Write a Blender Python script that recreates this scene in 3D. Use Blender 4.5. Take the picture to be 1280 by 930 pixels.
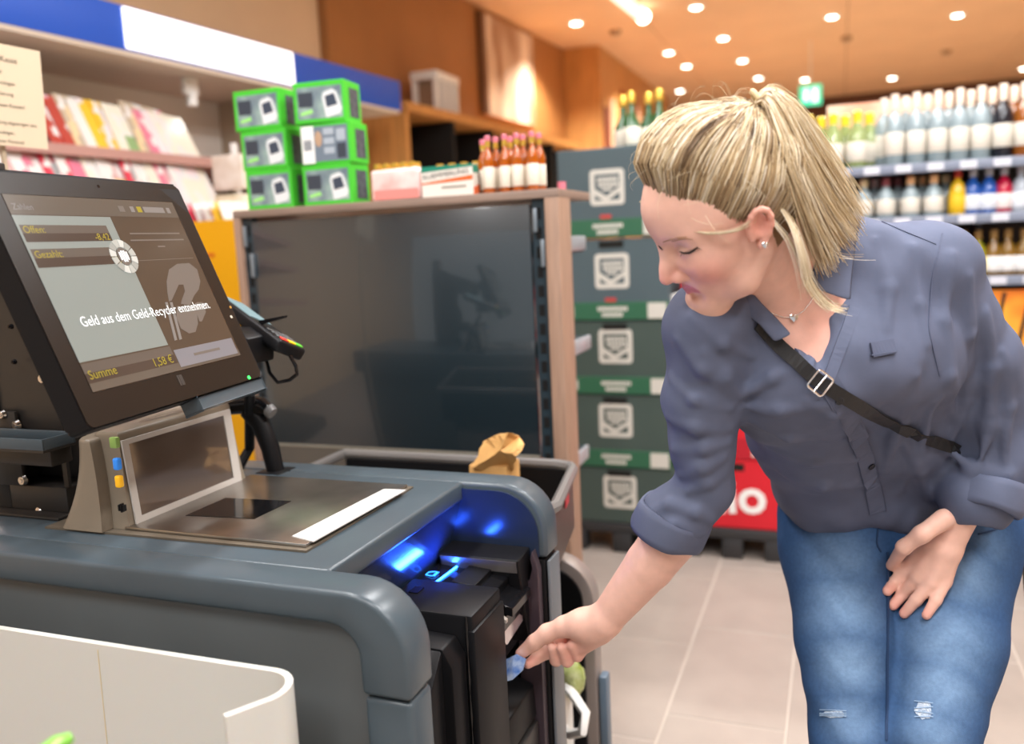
import bpy, bmesh, math, random
import numpy as np
from mathutils import Vector, Matrix

for o in list(bpy.data.objects):
    bpy.data.objects.remove(o, do_unlink=True)
S = bpy.context.scene
C = S.collection
rnd = random.Random(7)

# ------------------------------------------------------------------ camera
FPX = 1065.0
CAMH = 1.30
_Y = np.array([410, 178, 1065.0]); _Y /= np.linalg.norm(_Y)
_X = np.array([2780, -29, -1065.0]); _X -= _Y * (_X @ _Y); _X /= np.linalg.norm(_X)
_Z = -np.cross(_X, _Y)
RW = np.stack([_X, _Y, _Z])            # camera (right, up, forward) -> world
CP = np.array([0, 0, CAMH])
cd = bpy.data.cameras.new('camera')
cam = bpy.data.objects.new('camera', cd)
C.objects.link(cam)
M = Matrix.Identity(4)
for i in range(3):
    M[i][0] = RW[i, 0]; M[i][1] = RW[i, 1]; M[i][2] = -RW[i, 2]; M[i][3] = CP[i]
cam.matrix_world = M
cd.sensor_fit = 'HORIZONTAL'
cd.sensor_width = 36
cd.lens = 36 * FPX / 1280
cd.clip_start = 0.02
cd.dof.use_dof = True
cd.dof.focus_distance = 1.28
cd.dof.aperture_fstop = 2.2
S.camera = cam

# ------------------------------------------------------------------ world, light, exposure
w = bpy.data.worlds.new('world'); S.world = w; w.use_nodes = True
bg = w.node_tree.nodes['Background']
bg.inputs[0].default_value = (0.97, 0.985, 1.0, 1)
bg.inputs[1].default_value = 0.6
S.view_settings.view_transform = 'Standard'
S.view_settings.look = 'None'
S.view_settings.gamma = 1
S.view_settings.use_curve_mapping = False
S.view_settings.exposure = -0.05
CEIL = 3.4
# ceiling strip luminaires: (x, y, length along y, watts)
STRIPS = [(-1.5, -1.2, 1.2, 30), (-1.5, 0.9, 1.2, 30), (-0.2, -1.2, 1.2, 30), (0.55, 0.9, 1.2, 38), (1.5, -0.6, 1.2, 30),
          (1.7, 1.7, 1.2, 30), (-0.6, 3.0, 1.2, 30), (0.7, 3.0, 1.2, 30)]
for (x, y, ln, e) in STRIPS:
    ld = bpy.data.lights.new('strip_light', 'AREA'); ld.shape = 'RECTANGLE'
    ld.size = 0.22; ld.size_y = ln; ld.energy = e * 1.6; ld.color = (0.985, 0.99, 1.0)
    lo = bpy.data.objects.new('strip_light', ld); C.objects.link(lo); lo.location = (x, y, CEIL - 0.07)

# ------------------------------------------------------------------ geometry helpers
def ray(px, py):
    return RW @ np.array([(px - 640) / FPX, (465 - py) / FPX, 1.0])
def P(px, py, d):
    return CP + ray(px, py) * d
def onz(px, py, z):
    r = ray(px, py); return CP + r * (z - CAMH) / r[2]
def ony(px, py, y):
    r = ray(px, py); return CP + r * y / r[1]
def onx(px, py, x):
    r = ray(px, py); return CP + r * x / r[0]

class B:
    """collects shapes in one bmesh"""
    def __init__(s): s.bm = bmesh.new()
    def _bev(s, vs, b, seg):
        if b > 0:
            es = list({e for v in vs for e in v.link_edges})
            bmesh.ops.bevel(s.bm, geom=es, offset=b, segments=seg, affect='EDGES', profile=0.5, clamp_overlap=True)
    def box(s, lo, hi, b=0, seg=2, mat=None):
        lo = Vector(lo); hi = Vector(hi)
        r = bmesh.ops.create_cube(s.bm, size=1)
        c = (lo + hi) / 2; d = hi - lo
        for v in r['verts']: v.co = Vector((v.co.x * d.x, v.co.y * d.y, v.co.z * d.z)) + c
        if mat:
            for v in r['verts']: v.co = mat @ v.co
        s._bev(r['verts'], b, seg); return s
    def prism(s, poly, ax, a0, a1, b=0, seg=2, mat=None):
        """poly: 2-D points in the other two axes (x,z for ax 1; y,z for ax 0; x,y for ax 2)"""
        def mk(p, a):
            return Vector((a, p[0], p[1])) if ax == 0 else Vector((p[0], a, p[1])) if ax == 1 else Vector((p[0], p[1], a))
        v0 = [s.bm.verts.new(mk(p, a0)) for p in poly]; v1 = [s.bm.verts.new(mk(p, a1)) for p in poly]
        n = len(poly)
        fs = [s.bm.faces.new(v0), s.bm.faces.new(v1[::-1])]
        for i in range(n):
            fs.append(s.bm.faces.new([v0[(i + 1) % n], v0[i], v1[i], v1[(i + 1) % n]]))
        bmesh.ops.recalc_face_normals(s.bm, faces=fs)
        if mat:
            for v in v0 + v1: v.co = mat @ v.co
        if b > 0:
            es = {e for f in fs[:2] for e in f.edges}
            for v in v0:
                for e in v.link_edges:
                    if e.other_vert(v) in v1 and len(e.link_faces) == 2 and e.calc_face_angle(0) > 0.6: es.add(e)
            bmesh.ops.bevel(s.bm, geom=list(es), offset=b, segments=seg, affect='EDGES', profile=0.5, clamp_overlap=True)
        return s
    def tube(s, pts, r, n=8, closed=False, cap=True):
        pts = [Vector(p) for p in pts]; m = len(pts)
        rs = r if isinstance(r, (list, tuple)) else [r] * m
        rings = []; up = None
        for i, p in enumerate(pts):
            a = pts[i - 1] if i > 0 else (pts[-1] if closed else p)
            c = pts[(i + 1) % m] if (i < m - 1 or closed) else p
            t = (c - a)
            t = t.normalized() if t.length > 1e-9 else Vector((0, 0, 1))
            if up is None: up = t.orthogonal().normalized()
            up = (up - t * up.dot(t))
            up = up.normalized() if up.length > 1e-6 else t.orthogonal().normalized()
            sd = t.cross(up)
            rings.append([s.bm.verts.new(p + (up * math.cos(2 * math.pi * k / n) + sd * math.sin(2 * math.pi * k / n)) * rs[i]) for k in range(n)])
        for i in range(m - (0 if closed else 1)):
            q = rings[(i + 1) % m]
            for k in range(n): s.bm.faces.new([rings[i][k], rings[i][(k + 1) % n], q[(k + 1) % n], q[k]])
        if cap and not closed:
            s.bm.faces.new(rings[0][::-1]); s.bm.faces.new(rings[-1])
        return s
    def lathe(s, prof, n=16, o=(0, 0, 0), ax=None):
        """prof: (radius, height) pairs from the bottom up; ax: a matrix"""
        o = Vector(o); rings = []
        for (r, h) in prof:
            ring = []
            for k in range(n):
                v = Vector((r * math.cos(2 * math.pi * k / n), r * math.sin(2 * math.pi * k / n), h))
                if ax: v = ax @ v
                ring.append(s.bm.verts.new(v + o))
            rings.append(ring)
        for a, b in zip(rings, rings[1:]):
            for k in range(n): s.bm.faces.new([a[k], a[(k + 1) % n], b[(k + 1) % n], b[k]])
        s.bm.faces.new(rings[0][::-1]); s.bm.faces.new(rings[-1]); return s
    def cyl(s, p0, p1, r, n=16, r1=None):
        return s.tube([p0, p1], [r, r if r1 is None else r1], n)
    def quad(s, *ps):
        s.bm.faces.new([s.bm.verts.new(Vector(p)) for p in ps]); return s
    def sphere(s, c, r, sc=(1, 1, 1), u=16, v=10, mat=None):
        q = bmesh.ops.create_uvsphere(s.bm, u_segments=u, v_segments=v, radius=1)
        for x in q['verts']:
            x.co = Vector((x.co.x * r * sc[0], x.co.y * r * sc[1], x.co.z * r * sc[2]))
            if mat: x.co = mat @ x.co
            x.co += Vector(c)
        return s

def link(name, me, mat, parent=None, smooth=None):
    o = bpy.data.objects.new(name, me); C.objects.link(o)
    if mat is not None and not me.materials: me.materials.append(mat)
    if parent is not None:
        o.parent = parent
        if not parent.get('_local'):
            o.matrix_parent_inverse = Matrix.LocRotScale(parent.location, parent.rotation_euler, None).inverted()
    return o
def obj(name, b, mat, parent=None, smooth=35):
    me = bpy.data.meshes.new(name)
    bmesh.ops.recalc_face_normals(b.bm, faces=b.bm.faces[:])
    b.bm.to_mesh(me); b.bm.free()
    if smooth:
        me.polygons.foreach_set('use_smooth', [True] * len(me.polygons))
        me.set_sharp_from_angle(angle=math.radians(smooth))
    return link(name, me, mat, parent)
def pydata(name, vs, fs, mat, parent=None, smooth=True):
    me = bpy.data.meshes.new(name); me.from_pydata([tuple(v) for v in vs], [], fs); me.update()
    if smooth: me.polygons.foreach_set('use_smooth', [True] * len(me.polygons))
    return link(name, me, mat, parent)
def tag(o, label=None, cat=None, group=None, kind=None):
    if label: o['label'] = label
    if cat: o['category'] = cat
    if group: o['group'] = group
    if kind: o['kind'] = kind
    return o
def thing(name, loc, label, cat, group=None, rz=0, local=False):
    o = bpy.data.objects.new(name, None); C.objects.link(o)
    o.location = loc; o.rotation_euler = (0, 0, rz); o.empty_display_size = 0.05
    if local: o['_local'] = 1
    return tag(o, label, cat, group)
def struct(name, b, mat, parent=None, smooth=30):
    o = obj(name, b, mat, parent, smooth)
    if parent is None: o['kind'] = 'structure'
    return o
def kids(o): return [c for c in C.objects if c.parent == o]
def dup(root, loc, rz=0, label=None, group=None, rot=None):
    def cp(o, par):
        ch = kids(o)
        c = o.copy(); C.objects.link(c); c.parent = par
        for k in ch: cp(k, c)
        return c
    r = cp(root, None); r.location = loc; r.rotation_euler = rot if rot else (0, 0, rz)
    if label: r['label'] = label
    if group: r['group'] = group
    return r
def part_copy(o, parent, mw=None):
    c = o.copy(); C.objects.link(c); c.parent = parent
    return c
_txt = {}
def text(name, body, size, mat, parent, mx, align='LEFT', ext=0.0, sx=1.0, bold=0.0, fit=None):
    """flat lettering: mx maps (x right, y up, z out) to the world"""
    cu = bpy.data.curves.new('lettering', 'FONT'); cu.body = body; cu.size = size; cu.align_x = align
    cu.extrude = ext; cu.resolution_u = 3; cu.offset = bold
    t = bpy.data.objects.new('lettering', cu); C.objects.link(t)
    dg = bpy.context.evaluated_depsgraph_get(); dg.update()
    me = bpy.data.meshes.new_from_object(t.evaluated_get(dg))
    bpy.data.objects.remove(t, do_unlink=True); bpy.data.curves.remove(cu)
    if fit:
        xs = [v.co.x for v in me.vertices]; sx = fit / (max(xs) - min(xs))
    me.transform(mx @ Matrix.Diagonal((sx, 1, 1, 1)))
    me.materials.clear()
    return link(name, me, mat, parent)
def frame(o, right, up):
    r = Vector(right).normalized(); u = Vector(up); n = r.cross(u).normalized(); u = n.cross(r)
    m = Matrix.Identity(4)
    for i in range(3): m[i][0] = r[i]; m[i][1] = u[i]; m[i][2] = n[i]; m[i][3] = o[i]
    return m

# ------------------------------------------------------------------ materials
def lin(c):
    return tuple(x / 12.92 if x <= 0.04045 else ((x + 0.055) / 1.055) ** 2.4 for x in c)
def hexc(h):
    h = h.lstrip('#')
    return lin(tuple(int(h[i:i + 2], 16) / 255 for i in (0, 2, 4)))
MATS = {}
def mat(name, col, rough=0.5, metal=0.0, var=0.0, vs=20.0, bump=0.0, bs=200.0, spec=0.5, emit=None, es=0.0, trans=0.0, alpha=1.0,
        coat=0.0, stretch=None, ior=1.45, sss=0.0, detail=3.0, col2=None):
    if name in MATS: return MATS[name]
    if isinstance(col, str): col = hexc(col)
    m = bpy.data.materials.new(name); m.use_nodes = True; MATS[name] = m
    nt = m.node_tree; b = nt.nodes['Principled BSDF']
    b.inputs['Base Color'].default_value = (*col, 1); b.inputs['Roughness'].default_value = rough
    b.inputs['Metallic'].default_value = metal; b.inputs['Specular IOR Level'].default_value = spec
    b.inputs['IOR'].default_value = ior
    b.inputs['Transmission Weight'].default_value = trans; b.inputs['Alpha'].default_value = alpha
    b.inputs['Coat Weight'].default_value = coat
    if sss: b.inputs['Subsurface Weight'].default_value = sss; b.inputs['Subsurface Radius'].default_value = (0.01, 0.004, 0.002); b.inputs['Subsurface Scale'].default_value = 0.6
    if emit is not None:
        if isinstance(emit, str): emit = hexc(emit)
        b.inputs['Emission Color'].default_value = (*emit, 1); b.inputs['Emission Strength'].default_value = es
    if var or bump or col2:
        tc = nt.nodes.new('ShaderNodeTexCoord'); mp = nt.nodes.new('ShaderNodeMapping')
        nt.links.new(tc.outputs['Object'], mp.inputs[0])
        if stretch: mp.inputs['Scale'].default_value = stretch
    if var or col2:
        n = nt.nodes.new('ShaderNodeTexNoise'); n.inputs['Scale'].default_value = vs; n.inputs['Detail'].default_value = detail
        nt.links.new(mp.outputs[0], n.inputs[0])
        r = nt.nodes.new('ShaderNodeValToRGB')
        if col2 is not None:
            if isinstance(col2, str): col2 = hexc(col2)
            a, c = col, col2
        else:
            a = tuple(x * (1 - var) for x in col); c = tuple(min(1, x * (1 + var)) for x in col)
        r.color_ramp.elements[0].color = (*a, 1); r.color_ramp.elements[1].color = (*c, 1)
        r.color_ramp.elements[0].position = 0.3; r.color_ramp.elements[1].position = 0.7
        nt.links.new(n.outputs[0], r.inputs[0]); nt.links.new(r.outputs[0], b.inputs['Base Color'])
    if bump:
        n2 = nt.nodes.new('ShaderNodeTexNoise'); n2.inputs['Scale'].default_value = bs; n2.inputs['Detail'].default_value = 2
        nt.links.new(mp.outputs[0], n2.inputs[0])
        bp = nt.nodes.new('ShaderNodeBump'); bp.inputs['Strength'].default_value = bump; bp.inputs['Distance'].default_value = 0.002
        nt.links.new(n2.outputs[0], bp.inputs['Height']); nt.links.new(bp.outputs[0], b.inputs['Normal'])
    return m
white = mat('white_print', (0.85, 0.85, 0.83), 0.6)
black = mat('black_plastic', (0.012, 0.012, 0.013), 0.35, bump=0.05, bs=900)
# ================================================================== THE SETTING
# ---- floor: tiles laid with recessed joints
m_tile = mat('floor_tile', '#9a8f87', 0.38, var=0.07, vs=6, bump=0.04, bs=300)
m_grout = mat('floor_grout', '#b5aaa0', 0.8)
TW, TL = 0.316, 0.56
floor = struct('floor', B().box((-5.5, -4.5, -0.06), (5.5, 16, -0.002)), m_grout)
tb = B().box((-TW / 2 + 0.003, -TL / 2 + 0.003, -0.012), (TW / 2 - 0.003, TL / 2 - 0.003, 0.0), 0.0015, 1)
tile0 = obj('tile', tb, m_tile, floor)
nt_ = 0
rest = B()
for i in range(-17, 17):
    for j in range(-8, 28):
        x = -0.436 + (i + 0.5) * TW; y = 2.04 + (j + 0.5) * TL + (0.14 if i % 2 == 0 else 0.0)
        c = RW.T @ (np.array([x, y, 0]) - CP)
        vis = c[2] > 0.8 and -0.75 < c[0] / c[2] < 0.72 and c[1] / c[2] > -0.62 and y < 6.2 and x > -2.5
        if vis and nt_ < 290:
            o = tile0 if nt_ == 0 else tile0.copy()
            if nt_: C.objects.link(o)
            o.location = (x, y, 0); nt_ += 1
        else:
            rest.box((x - TW / 2 + 0.003, y - TL / 2 + 0.003, -0.012), (x + TW / 2 - 0.003, y + TL / 2 - 0.003, 0.0))
tag(obj('tile_field', rest, m_tile, floor, 0), kind='stuff')

# ---- ceiling: large panels with shadow gaps
m_ceil = mat('ceiling_panel', '#e6bd92', 0.6, var=0.04, vs=2)
ceiling = struct('ceiling', B().box((-5.5, -4.5, CEIL + 0.02), (5.5, 16, CEIL + 0.08)), mat('ceiling_gap', '#9a6a3c', 0.8))
PW = 1.85
pb = B().box((-PW / 2 + 0.004, -PW / 2 + 0.004, 0), (PW / 2 - 0.004, PW / 2 - 0.004, 0.019))
pan0 = obj('ceiling_panel', pb, m_ceil, ceiling, 0)
k = 0
for i in range(6):
    for j in range(11):
        o = pan0 if k == 0 else pan0.copy()
        if k: C.objects.link(o)
        o.location = (-5.5 + PW * (i + 0.5), -4.5 + PW * (j + 0.5), CEIL); k += 1

m_brown = mat('brown_wall', '#a5703f', 0.55, var=0.05, vs=3)
m_beige = mat('beige_wall', '#d8bd9c', 0.7, var=0.03, vs=3)
struct('wall_left', B().prism([(-4.0, -4.5), (-3.23, 5.09), (-3.5, 5.09), (-4.2, -4.5)], 2, 0, CEIL + 0.02), m_beige)
# the brown wall runs slightly askew to the tills
wl = struct('wall_brown', B().prism([(-3.17, 5.1), (-2.86, 9.4), (-2.60, 15.0), (-4.2, 15.0), (-4.2, 5.1)], 2, 0, CEIL + 0.02), m_brown)
struct('wall_back', B().box((-4.2, 15.0, 0), (5.5, 15.2, CEIL + 0.02)), mat('dark_back', '#5b3a26', 0.7))
struct('wall_right', B().box((4.6, -4.5, 0), (4.8, 15.0, CEIL + 0.02)), m_beige)

# wooden column at the far end of the brown wall
m_wood = mat('honey_wood', '#c38a4c', 0.5, var=0.18, vs=6, stretch=(6, 6, 0.6))
col_ = thing('wood_column', (-2.6, 10.0, 0), 'honey coloured wooden column with dark red picture strips at the end of the brown wall', 'column')
obj('column_body', B().box((-2.95, 9.4, 0), (-2.46, 13.4, CEIL)), m_wood, col_)
rc = random.Random(3)
for i in range(14):
    y = 9.5 + i * 0.28
    hgt = rc.uniform(0.7, 1.7)
    z0 = rc.uniform(1.2, CEIL - 0.1 - hgt)
    obj('picture_strip', B().box((-2.46, y, z0), (-2.445, y + 0.23, z0 + hgt)),
        mat('strip_%d' % (i % 5), ['#7a3a22', '#c9a184', '#3f2c2a', '#b3612f', '#8c4a2a'][i % 5], 0.5), col_)

# large framed picture on the brown wall
def wx(y): return -3.17 + (y - 5.1) * 0.0721
pic = thing('wall_picture', (wx(6.4), 6.4, 1.8), 'tall pale abstract picture hung on the brown wall above the ledge', 'picture')
def onwall(px, py, off=0.0):
    r = ray(px, py); k = 0.0721
    t = (-3.17 - 5.1 * k + off - CP[0] + k * CP[1]) / (r[0] - k * r[1]); return CP + r * t
a = onwall(603, 90); b_ = onwall(663, 90)
y0, y1 = a[1], b_[1]; zp1 = onwall(603, 18)[2]; zp0 = onwall(633, 150)[2]
def wallrect(name, y0, y1, z0, z1, t, m, par, off=0.0):
    vs = [(wx(y0) + off, y0), (wx(y1) + off, y1), (wx(y1) + off + t, y1), (wx(y0) + off + t, y0)]
    return obj(name, B().prism(vs, 2, z0, z1), m, par, 30)
mp_ = mat('picture_print', '#e8d6c2', 0.5, vs=2.2, col2='#a07a5c', detail=1.0, stretch=(1, 2.0, 0.7))
wallrect('canvas', y0, y1, zp0, zp1, 0.03, mp_, pic, 0.002)
wallrect('frame', y0 - 0.09, y0, zp0, zp1, 0.05, mat('picture_frame', '#6e4a2c', 0.5), pic, 0.002)
print('picture', y0, y1)

# ================================================================== CEILING LIGHTS
m_em = mat('lamp_glow', (1, 1, 1), 0.5, emit=(1.0, 0.9, 0.78), es=14)
m_wm = mat('white_metal', (0.8, 0.79, 0.76), 0.4)
for (x, y, ln, e) in STRIPS:
    t = thing('strip_luminaire', (x, y, CEIL - 0.06), 'long white strip luminaire under the ceiling above the tills', 'ceiling light', 'strip luminaires above the tills')
    obj('housing', B().box((x - 0.12, y - ln / 2 - 0.02, CEIL - 0.055), (x + 0.12, y + ln / 2 + 0.02, CEIL)), m_wm, t)
    obj('diffuser', B().box((x - 0.11, y - ln / 2, CEIL - 0.062), (x + 0.11, y + ln / 2, CEIL - 0.055)), mat('diffuser_glow', (1, 1, 1), 0.5, emit=(1, 0.95, 0.88), es=4), t)
DL = [(720, 28), (836, 65), (858, 82), (850, 113), (870, 8), (904, 47), (928, 75), (948, 97), (1040, 20), (1006, 99), (1115, 97), (1197, 18), (1280, 85)]
DLP = [(onz(px, py, CEIL), py) for px, py in DL] + [(np.array([x, y, CEIL]), 0) for x, y in ((2.1, 4.6), (2.1, 6.6), (2.1, 8.8), (3.4, 5.6), (3.4, 7.8), (0.6, 5.4), (-0.8, 5.6))]  # those given by x, y are unseen lamps added for more bounce light
dl0 = None
for i, (p, py) in enumerate(DLP):
    if dl0 is None:
        dl0 = thing('downlight', p, 'small round recessed downlight glowing warm white in the orange ceiling', 'ceiling light', 'round ceiling downlights', local=True)
        dl0.location = (0, 0, 0)
        obj('trim_ring', B().lathe([(0.062, -0.012), (0.078, -0.006), (0.078, 0.0)], 20), m_wm, dl0)
        obj('lamp', B().lathe([(0.02, -0.020), (0.048, -0.017), (0.050, -0.011)], 20), m_em, dl0)
        dl0.location = p
    else: dup(dl0, p)
    if py < 100:
        ld = bpy.data.lights.new('downlight_beam', 'SPOT'); ld.energy = 300; ld.spot_size = 2.2; ld.spot_blend = 0.6; ld.color = (1.0, 0.92, 0.80); ld.shadow_soft_size = 0.08
        lo = bpy.data.objects.new('downlight_beam', ld); C.objects.link(lo); lo.location = (p[0], p[1], CEIL - 0.04)
p0 = onz(762, -14, CEIL - 0.09); p1 = onz(803, 20, CEIL - 0.09)
t = thing('tube_luminaire', (p1[0], p1[1], CEIL), 'white tube luminaire with a glowing end hung under the orange ceiling', 'ceiling light')
obj('tube', B().cyl(p0, p1, 0.055, 16), mat('tube_glow', (0.9, 0.9, 0.9), 0.4, emit=(1, 0.85, 0.7), es=1.2), t)
dv = Vector(p1 - p0).normalized()
obj('glowing_end', B().cyl(Vector(p1), Vector(p1) + dv * 0.03, 0.06, 16), m_em, t)
obj('hanger', B().cyl(p0 * 0.5 + p1 * 0.5, p0 * 0.5 + p1 * 0.5 + np.array([0, 0, 0.09]), 0.01, 8), m_wm, t)
for (px, py) in ((769, 38), (1058, 46), (1183, 63)):
    p = onz(px, py, CEIL)
    tag(obj('smoke_detector', B().lathe([(0.03, -0.05), (0.055, -0.04), (0.06, -0.01), (0.06, 0.0)], 14, p), mat('detector', '#a98a6c', 0.5)),
        'small round smoke detector on the orange ceiling', 'smoke detector', 'smoke detectors on the ceiling')
# exit sign
p = P(1013, 119, 9.6)
ex = thing('exit_sign', (p[0], p[1], p[2] - 0.11), 'green glowing emergency exit sign hanging below the orange ceiling', 'exit sign')
obj('sign_box', B().box((p[0] - 0.12, p[1] - 0.03, p[2] - 0.11), (p[0] + 0.12, p[1] + 0.03, p[2] + 0.11), 0.01), mat('exit_glow', '#3fd2a4', 0.4, emit='#46e0b0', es=1.1), ex)
wm2 = mat('exit_white', (1, 1, 1), 0.5, emit=(0.9, 1, 0.95), es=1.4)
obj('running_figure', B().box((p[0] - 0.07, p[1] - 0.034, p[2] - 0.06), (p[0] - 0.02, p[1] - 0.03, p[2] + 0.05)).box((p[0] - 0.055, p[1] - 0.034, p[2] + 0.055), (p[0] - 0.03, p[1] - 0.03, p[2] + 0.085)), wm2, ex)
obj('doorway', B().box((p[0] + 0.02, p[1] - 0.034, p[2] - 0.08), (p[0] + 0.08, p[1] - 0.03, p[2] + 0.07)), wm2, ex)
obj('hanger', B().cyl((p[0], p[1], p[2] + 0.1), (p[0], p[1], CEIL), 0.008, 8), m_wm, ex)

# ================================================================== MAGAZINE RACK
ra = math.atan(0.08)
rack = thing('magazine_rack', (-2.81, 2.35, 0), 'tall beige magazine rack with blue fascia and lit white sign panel', 'rack', rz=-ra, local=True)
m_blue = mat('blue_fascia', '#1f55c0', 0.45)
m_lam = mat('beige_laminate', '#cdbfae', 0.5)
m_ry = -1.3, 2.64
y0, y1 = -1.4, 2.64
obj('fascia', B().box((-0.05, y0, 2.17), (0, y1, 2.35), 0.004), m_blue, rack)
obj('light_panel', B().prism([(0.54, 2.178), (1.60, 2.178), (1.60, 2.342), (0.54, 2.342)], 0, 0.0, 0.012, 0.004), mat('light_panel', (1, 1, 1), 0.4, emit=(1, 0.99, 0.97), es=1.6), rack)
obj('top_board', B().box((-0.55, y0, 2.15), (-0.003, y1 - 0.02, 2.169)), m_lam, rack)
obj('back_panel', B().box((-0.57, y0, 0.1), (-0.55, y1 - 0.02, 2.33)), mat('rack_back', '#e2dfd8', 0.6), rack)
obj('end_panel', B().box((-0.55, 1.62, 0.0), (-0.06, 1.64, 2.149)), mat('rack_end', '#b3a48f', 0.6), rack)
obj('spot_bracket', B().box((-0.16, 0.98, 2.07), (-0.13, 1.06, 2.15), 0.004).cyl((-0.14, 1.02, 2.09), (-0.14, 1.02, 2.02), 0.025, 12), m_wm, rack)
m_shelf = mat('rack_shelf', '#b98f86', 0.5)
SH = [(1.745, 0.0), (1.50, 0.10), (1.2, 0.2)]
for (z, x) in SH:
    obj('shelf', B().prism([(x - 0.02, z - 0.02), (x, z - 0.02), (x, z + 0.02), (x - 0.012, z + 0.02), (x - 0.014, z - 0.008), (-0.549, z - 0.008), (-0.549, z - 0.02)], 1, y0, 1.6), m_shelf, rack)
obj('plinth', B().box((-0.54, y0, 0), (0.18, 1.6, 0.1)), mat('rack_plinth', '#3a3633', 0.6), rack)
RM = Matrix.LocRotScale(Vector((-2.81, 2.35, 0)), Matrix.Rotation(-ra, 3, 'Z').to_euler(), None)
mcols = [('#f3dfe2', 'pale pink'), ('#e9e6e2', 'white'), ('#d8455a', 'red'), ('#bfb09a', 'tan'), ('#cfe0e8', 'light blue'), ('#b5493f', 'brick red'),
         ('#35383f', 'black'), ('#efc33c', 'yellow'), ('#e8e4d4', 'cream'), ('#dd7f98', 'rose'), ('#8fb07a', 'green')]
def cover_mat(i, seed):
    n = 'cover_%d_%d' % (i, seed)
    if n in MATS: return MATS[n]
    m = bpy.data.materials.new(n); m.use_nodes = True; MATS[n] = m
    nt = m.node_tree; b = nt.nodes['Principled BSDF']; b.inputs['Roughness'].default_value = 0.3
    tc = nt.nodes.new('ShaderNodeTexCoord'); mp = nt.nodes.new('ShaderNodeMapping'); mp.inputs['Location'].default_value = (seed * 1.7, seed, seed * 0.37); mp.inputs['Scale'].default_value = (1, 26, 16)
    v = nt.nodes.new('ShaderNodeTexVoronoi'); v.inputs['Scale'].default_value = 1.0; v.distance = 'CHEBYCHEV'
    r = nt.nodes.new('ShaderNodeValToRGB'); r.color_ramp.interpolation = 'CONSTANT'
    base = hexc(mcols[i][0]); pal = [base, base, tuple(0.5 * q + 0.35 for q in hexc(mcols[(i + 4) % 11][0])), (0.8, 0.78, 0.76), base]
    r.color_ramp.elements[0].color = (*pal[0], 1)
    for q in range(1, 5):
        e = r.color_ramp.elements.new(q / 5) if q < 4 else r.color_ramp.elements[-1]
        e.position = q / 5; e.color = (*pal[q], 1)
    nt.links.new(tc.outputs['Object'], mp.inputs[0]); nt.links.new(mp.outputs[0], v.inputs[0])
    sep = nt.nodes.new('ShaderNodeSeparateColor'); nt.links.new(v.outputs['Color'], sep.inputs[0])
    nt.links.new(sep.outputs[0], r.inputs[0]); nt.links.new(r.outputs[0], b.inputs['Base Color'])
    return m
paper = mat('page_edges', (0.8, 0.78, 0.74), 0.8)
rm = random.Random(11)
for row, (z, x) in enumerate(SH[:2]):
    n_m = 27 if row == 0 else 28
    for k in range(n_m):
        ci = rm.choice([1, 1, 0, 8, 4, 1, 3, 2, 1, 8, 0] if row == 0 else [1, 2, 9, 0, 2, 1, 7, 8, 9, 1])
        if row == 0: ci = {9: 2, 14: 6, 15: 5, 16: 5, 19: 7, 20: 7, 22: 10, 24: 9, 25: 0, 26: 8}.get(k, ci if ci not in (2,) or k < 8 else 1)
        yy = -0.52 + k * 0.053 if row == 0 else -0.75 + k * 0.060
        h = rm.uniform(0.25, 0.28); wdt = rm.uniform(0.19, 0.21)
        lx = Matrix.Translation((x - 0.03, yy, z - 0.006)) @ Matrix.Rotation(math.radians(-27 + rm.uniform(-2, 2)), 4, 'Y') @ Matrix.Rotation(math.radians(6), 4, 'Z')
        o = obj('magazine', B().box((-0.005, -wdt / 2, 0), (0, wdt / 2, h)), cover_mat(ci, k % 3 + row), None, 0)
        o.matrix_world = RM @ lx
        tag(o, '%s magazine leaning on the %s shelf of the blue-topped rack' % (mcols[ci][1], ['upper', 'second'][row]), 'magazine', '%s magazines on the %s rack shelf' % (mcols[ci][1], ['upper', 'second'][row]))
# far bracket's spot, plus an unseen near spot and bracket added to brighten magazines
for yy in (-0.35, 1.02):
    if yy < 0: obj('spot_bracket', B().box((-0.16, yy - 0.04, 2.07), (-0.13, yy + 0.04, 2.15), 0.004).cyl((-0.14, yy, 2.09), (-0.14, yy, 2.02), 0.025, 12), m_wm, rack)
    ld = bpy.data.lights.new('rack_spot', 'SPOT'); ld.energy = 4.5 if yy < 0 else 1.2; ld.spot_size = 2.7; ld.spot_blend = 0.8; ld.shadow_soft_size = 0.05; ld.color = (1, 0.97, 0.93)
    lo = bpy.data.objects.new('rack_spot', ld); C.objects.link(lo); lo.parent = rack; lo.location = (-0.14, yy, 2.005); lo.rotation_euler = (0, math.radians(-12), 0)
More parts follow.
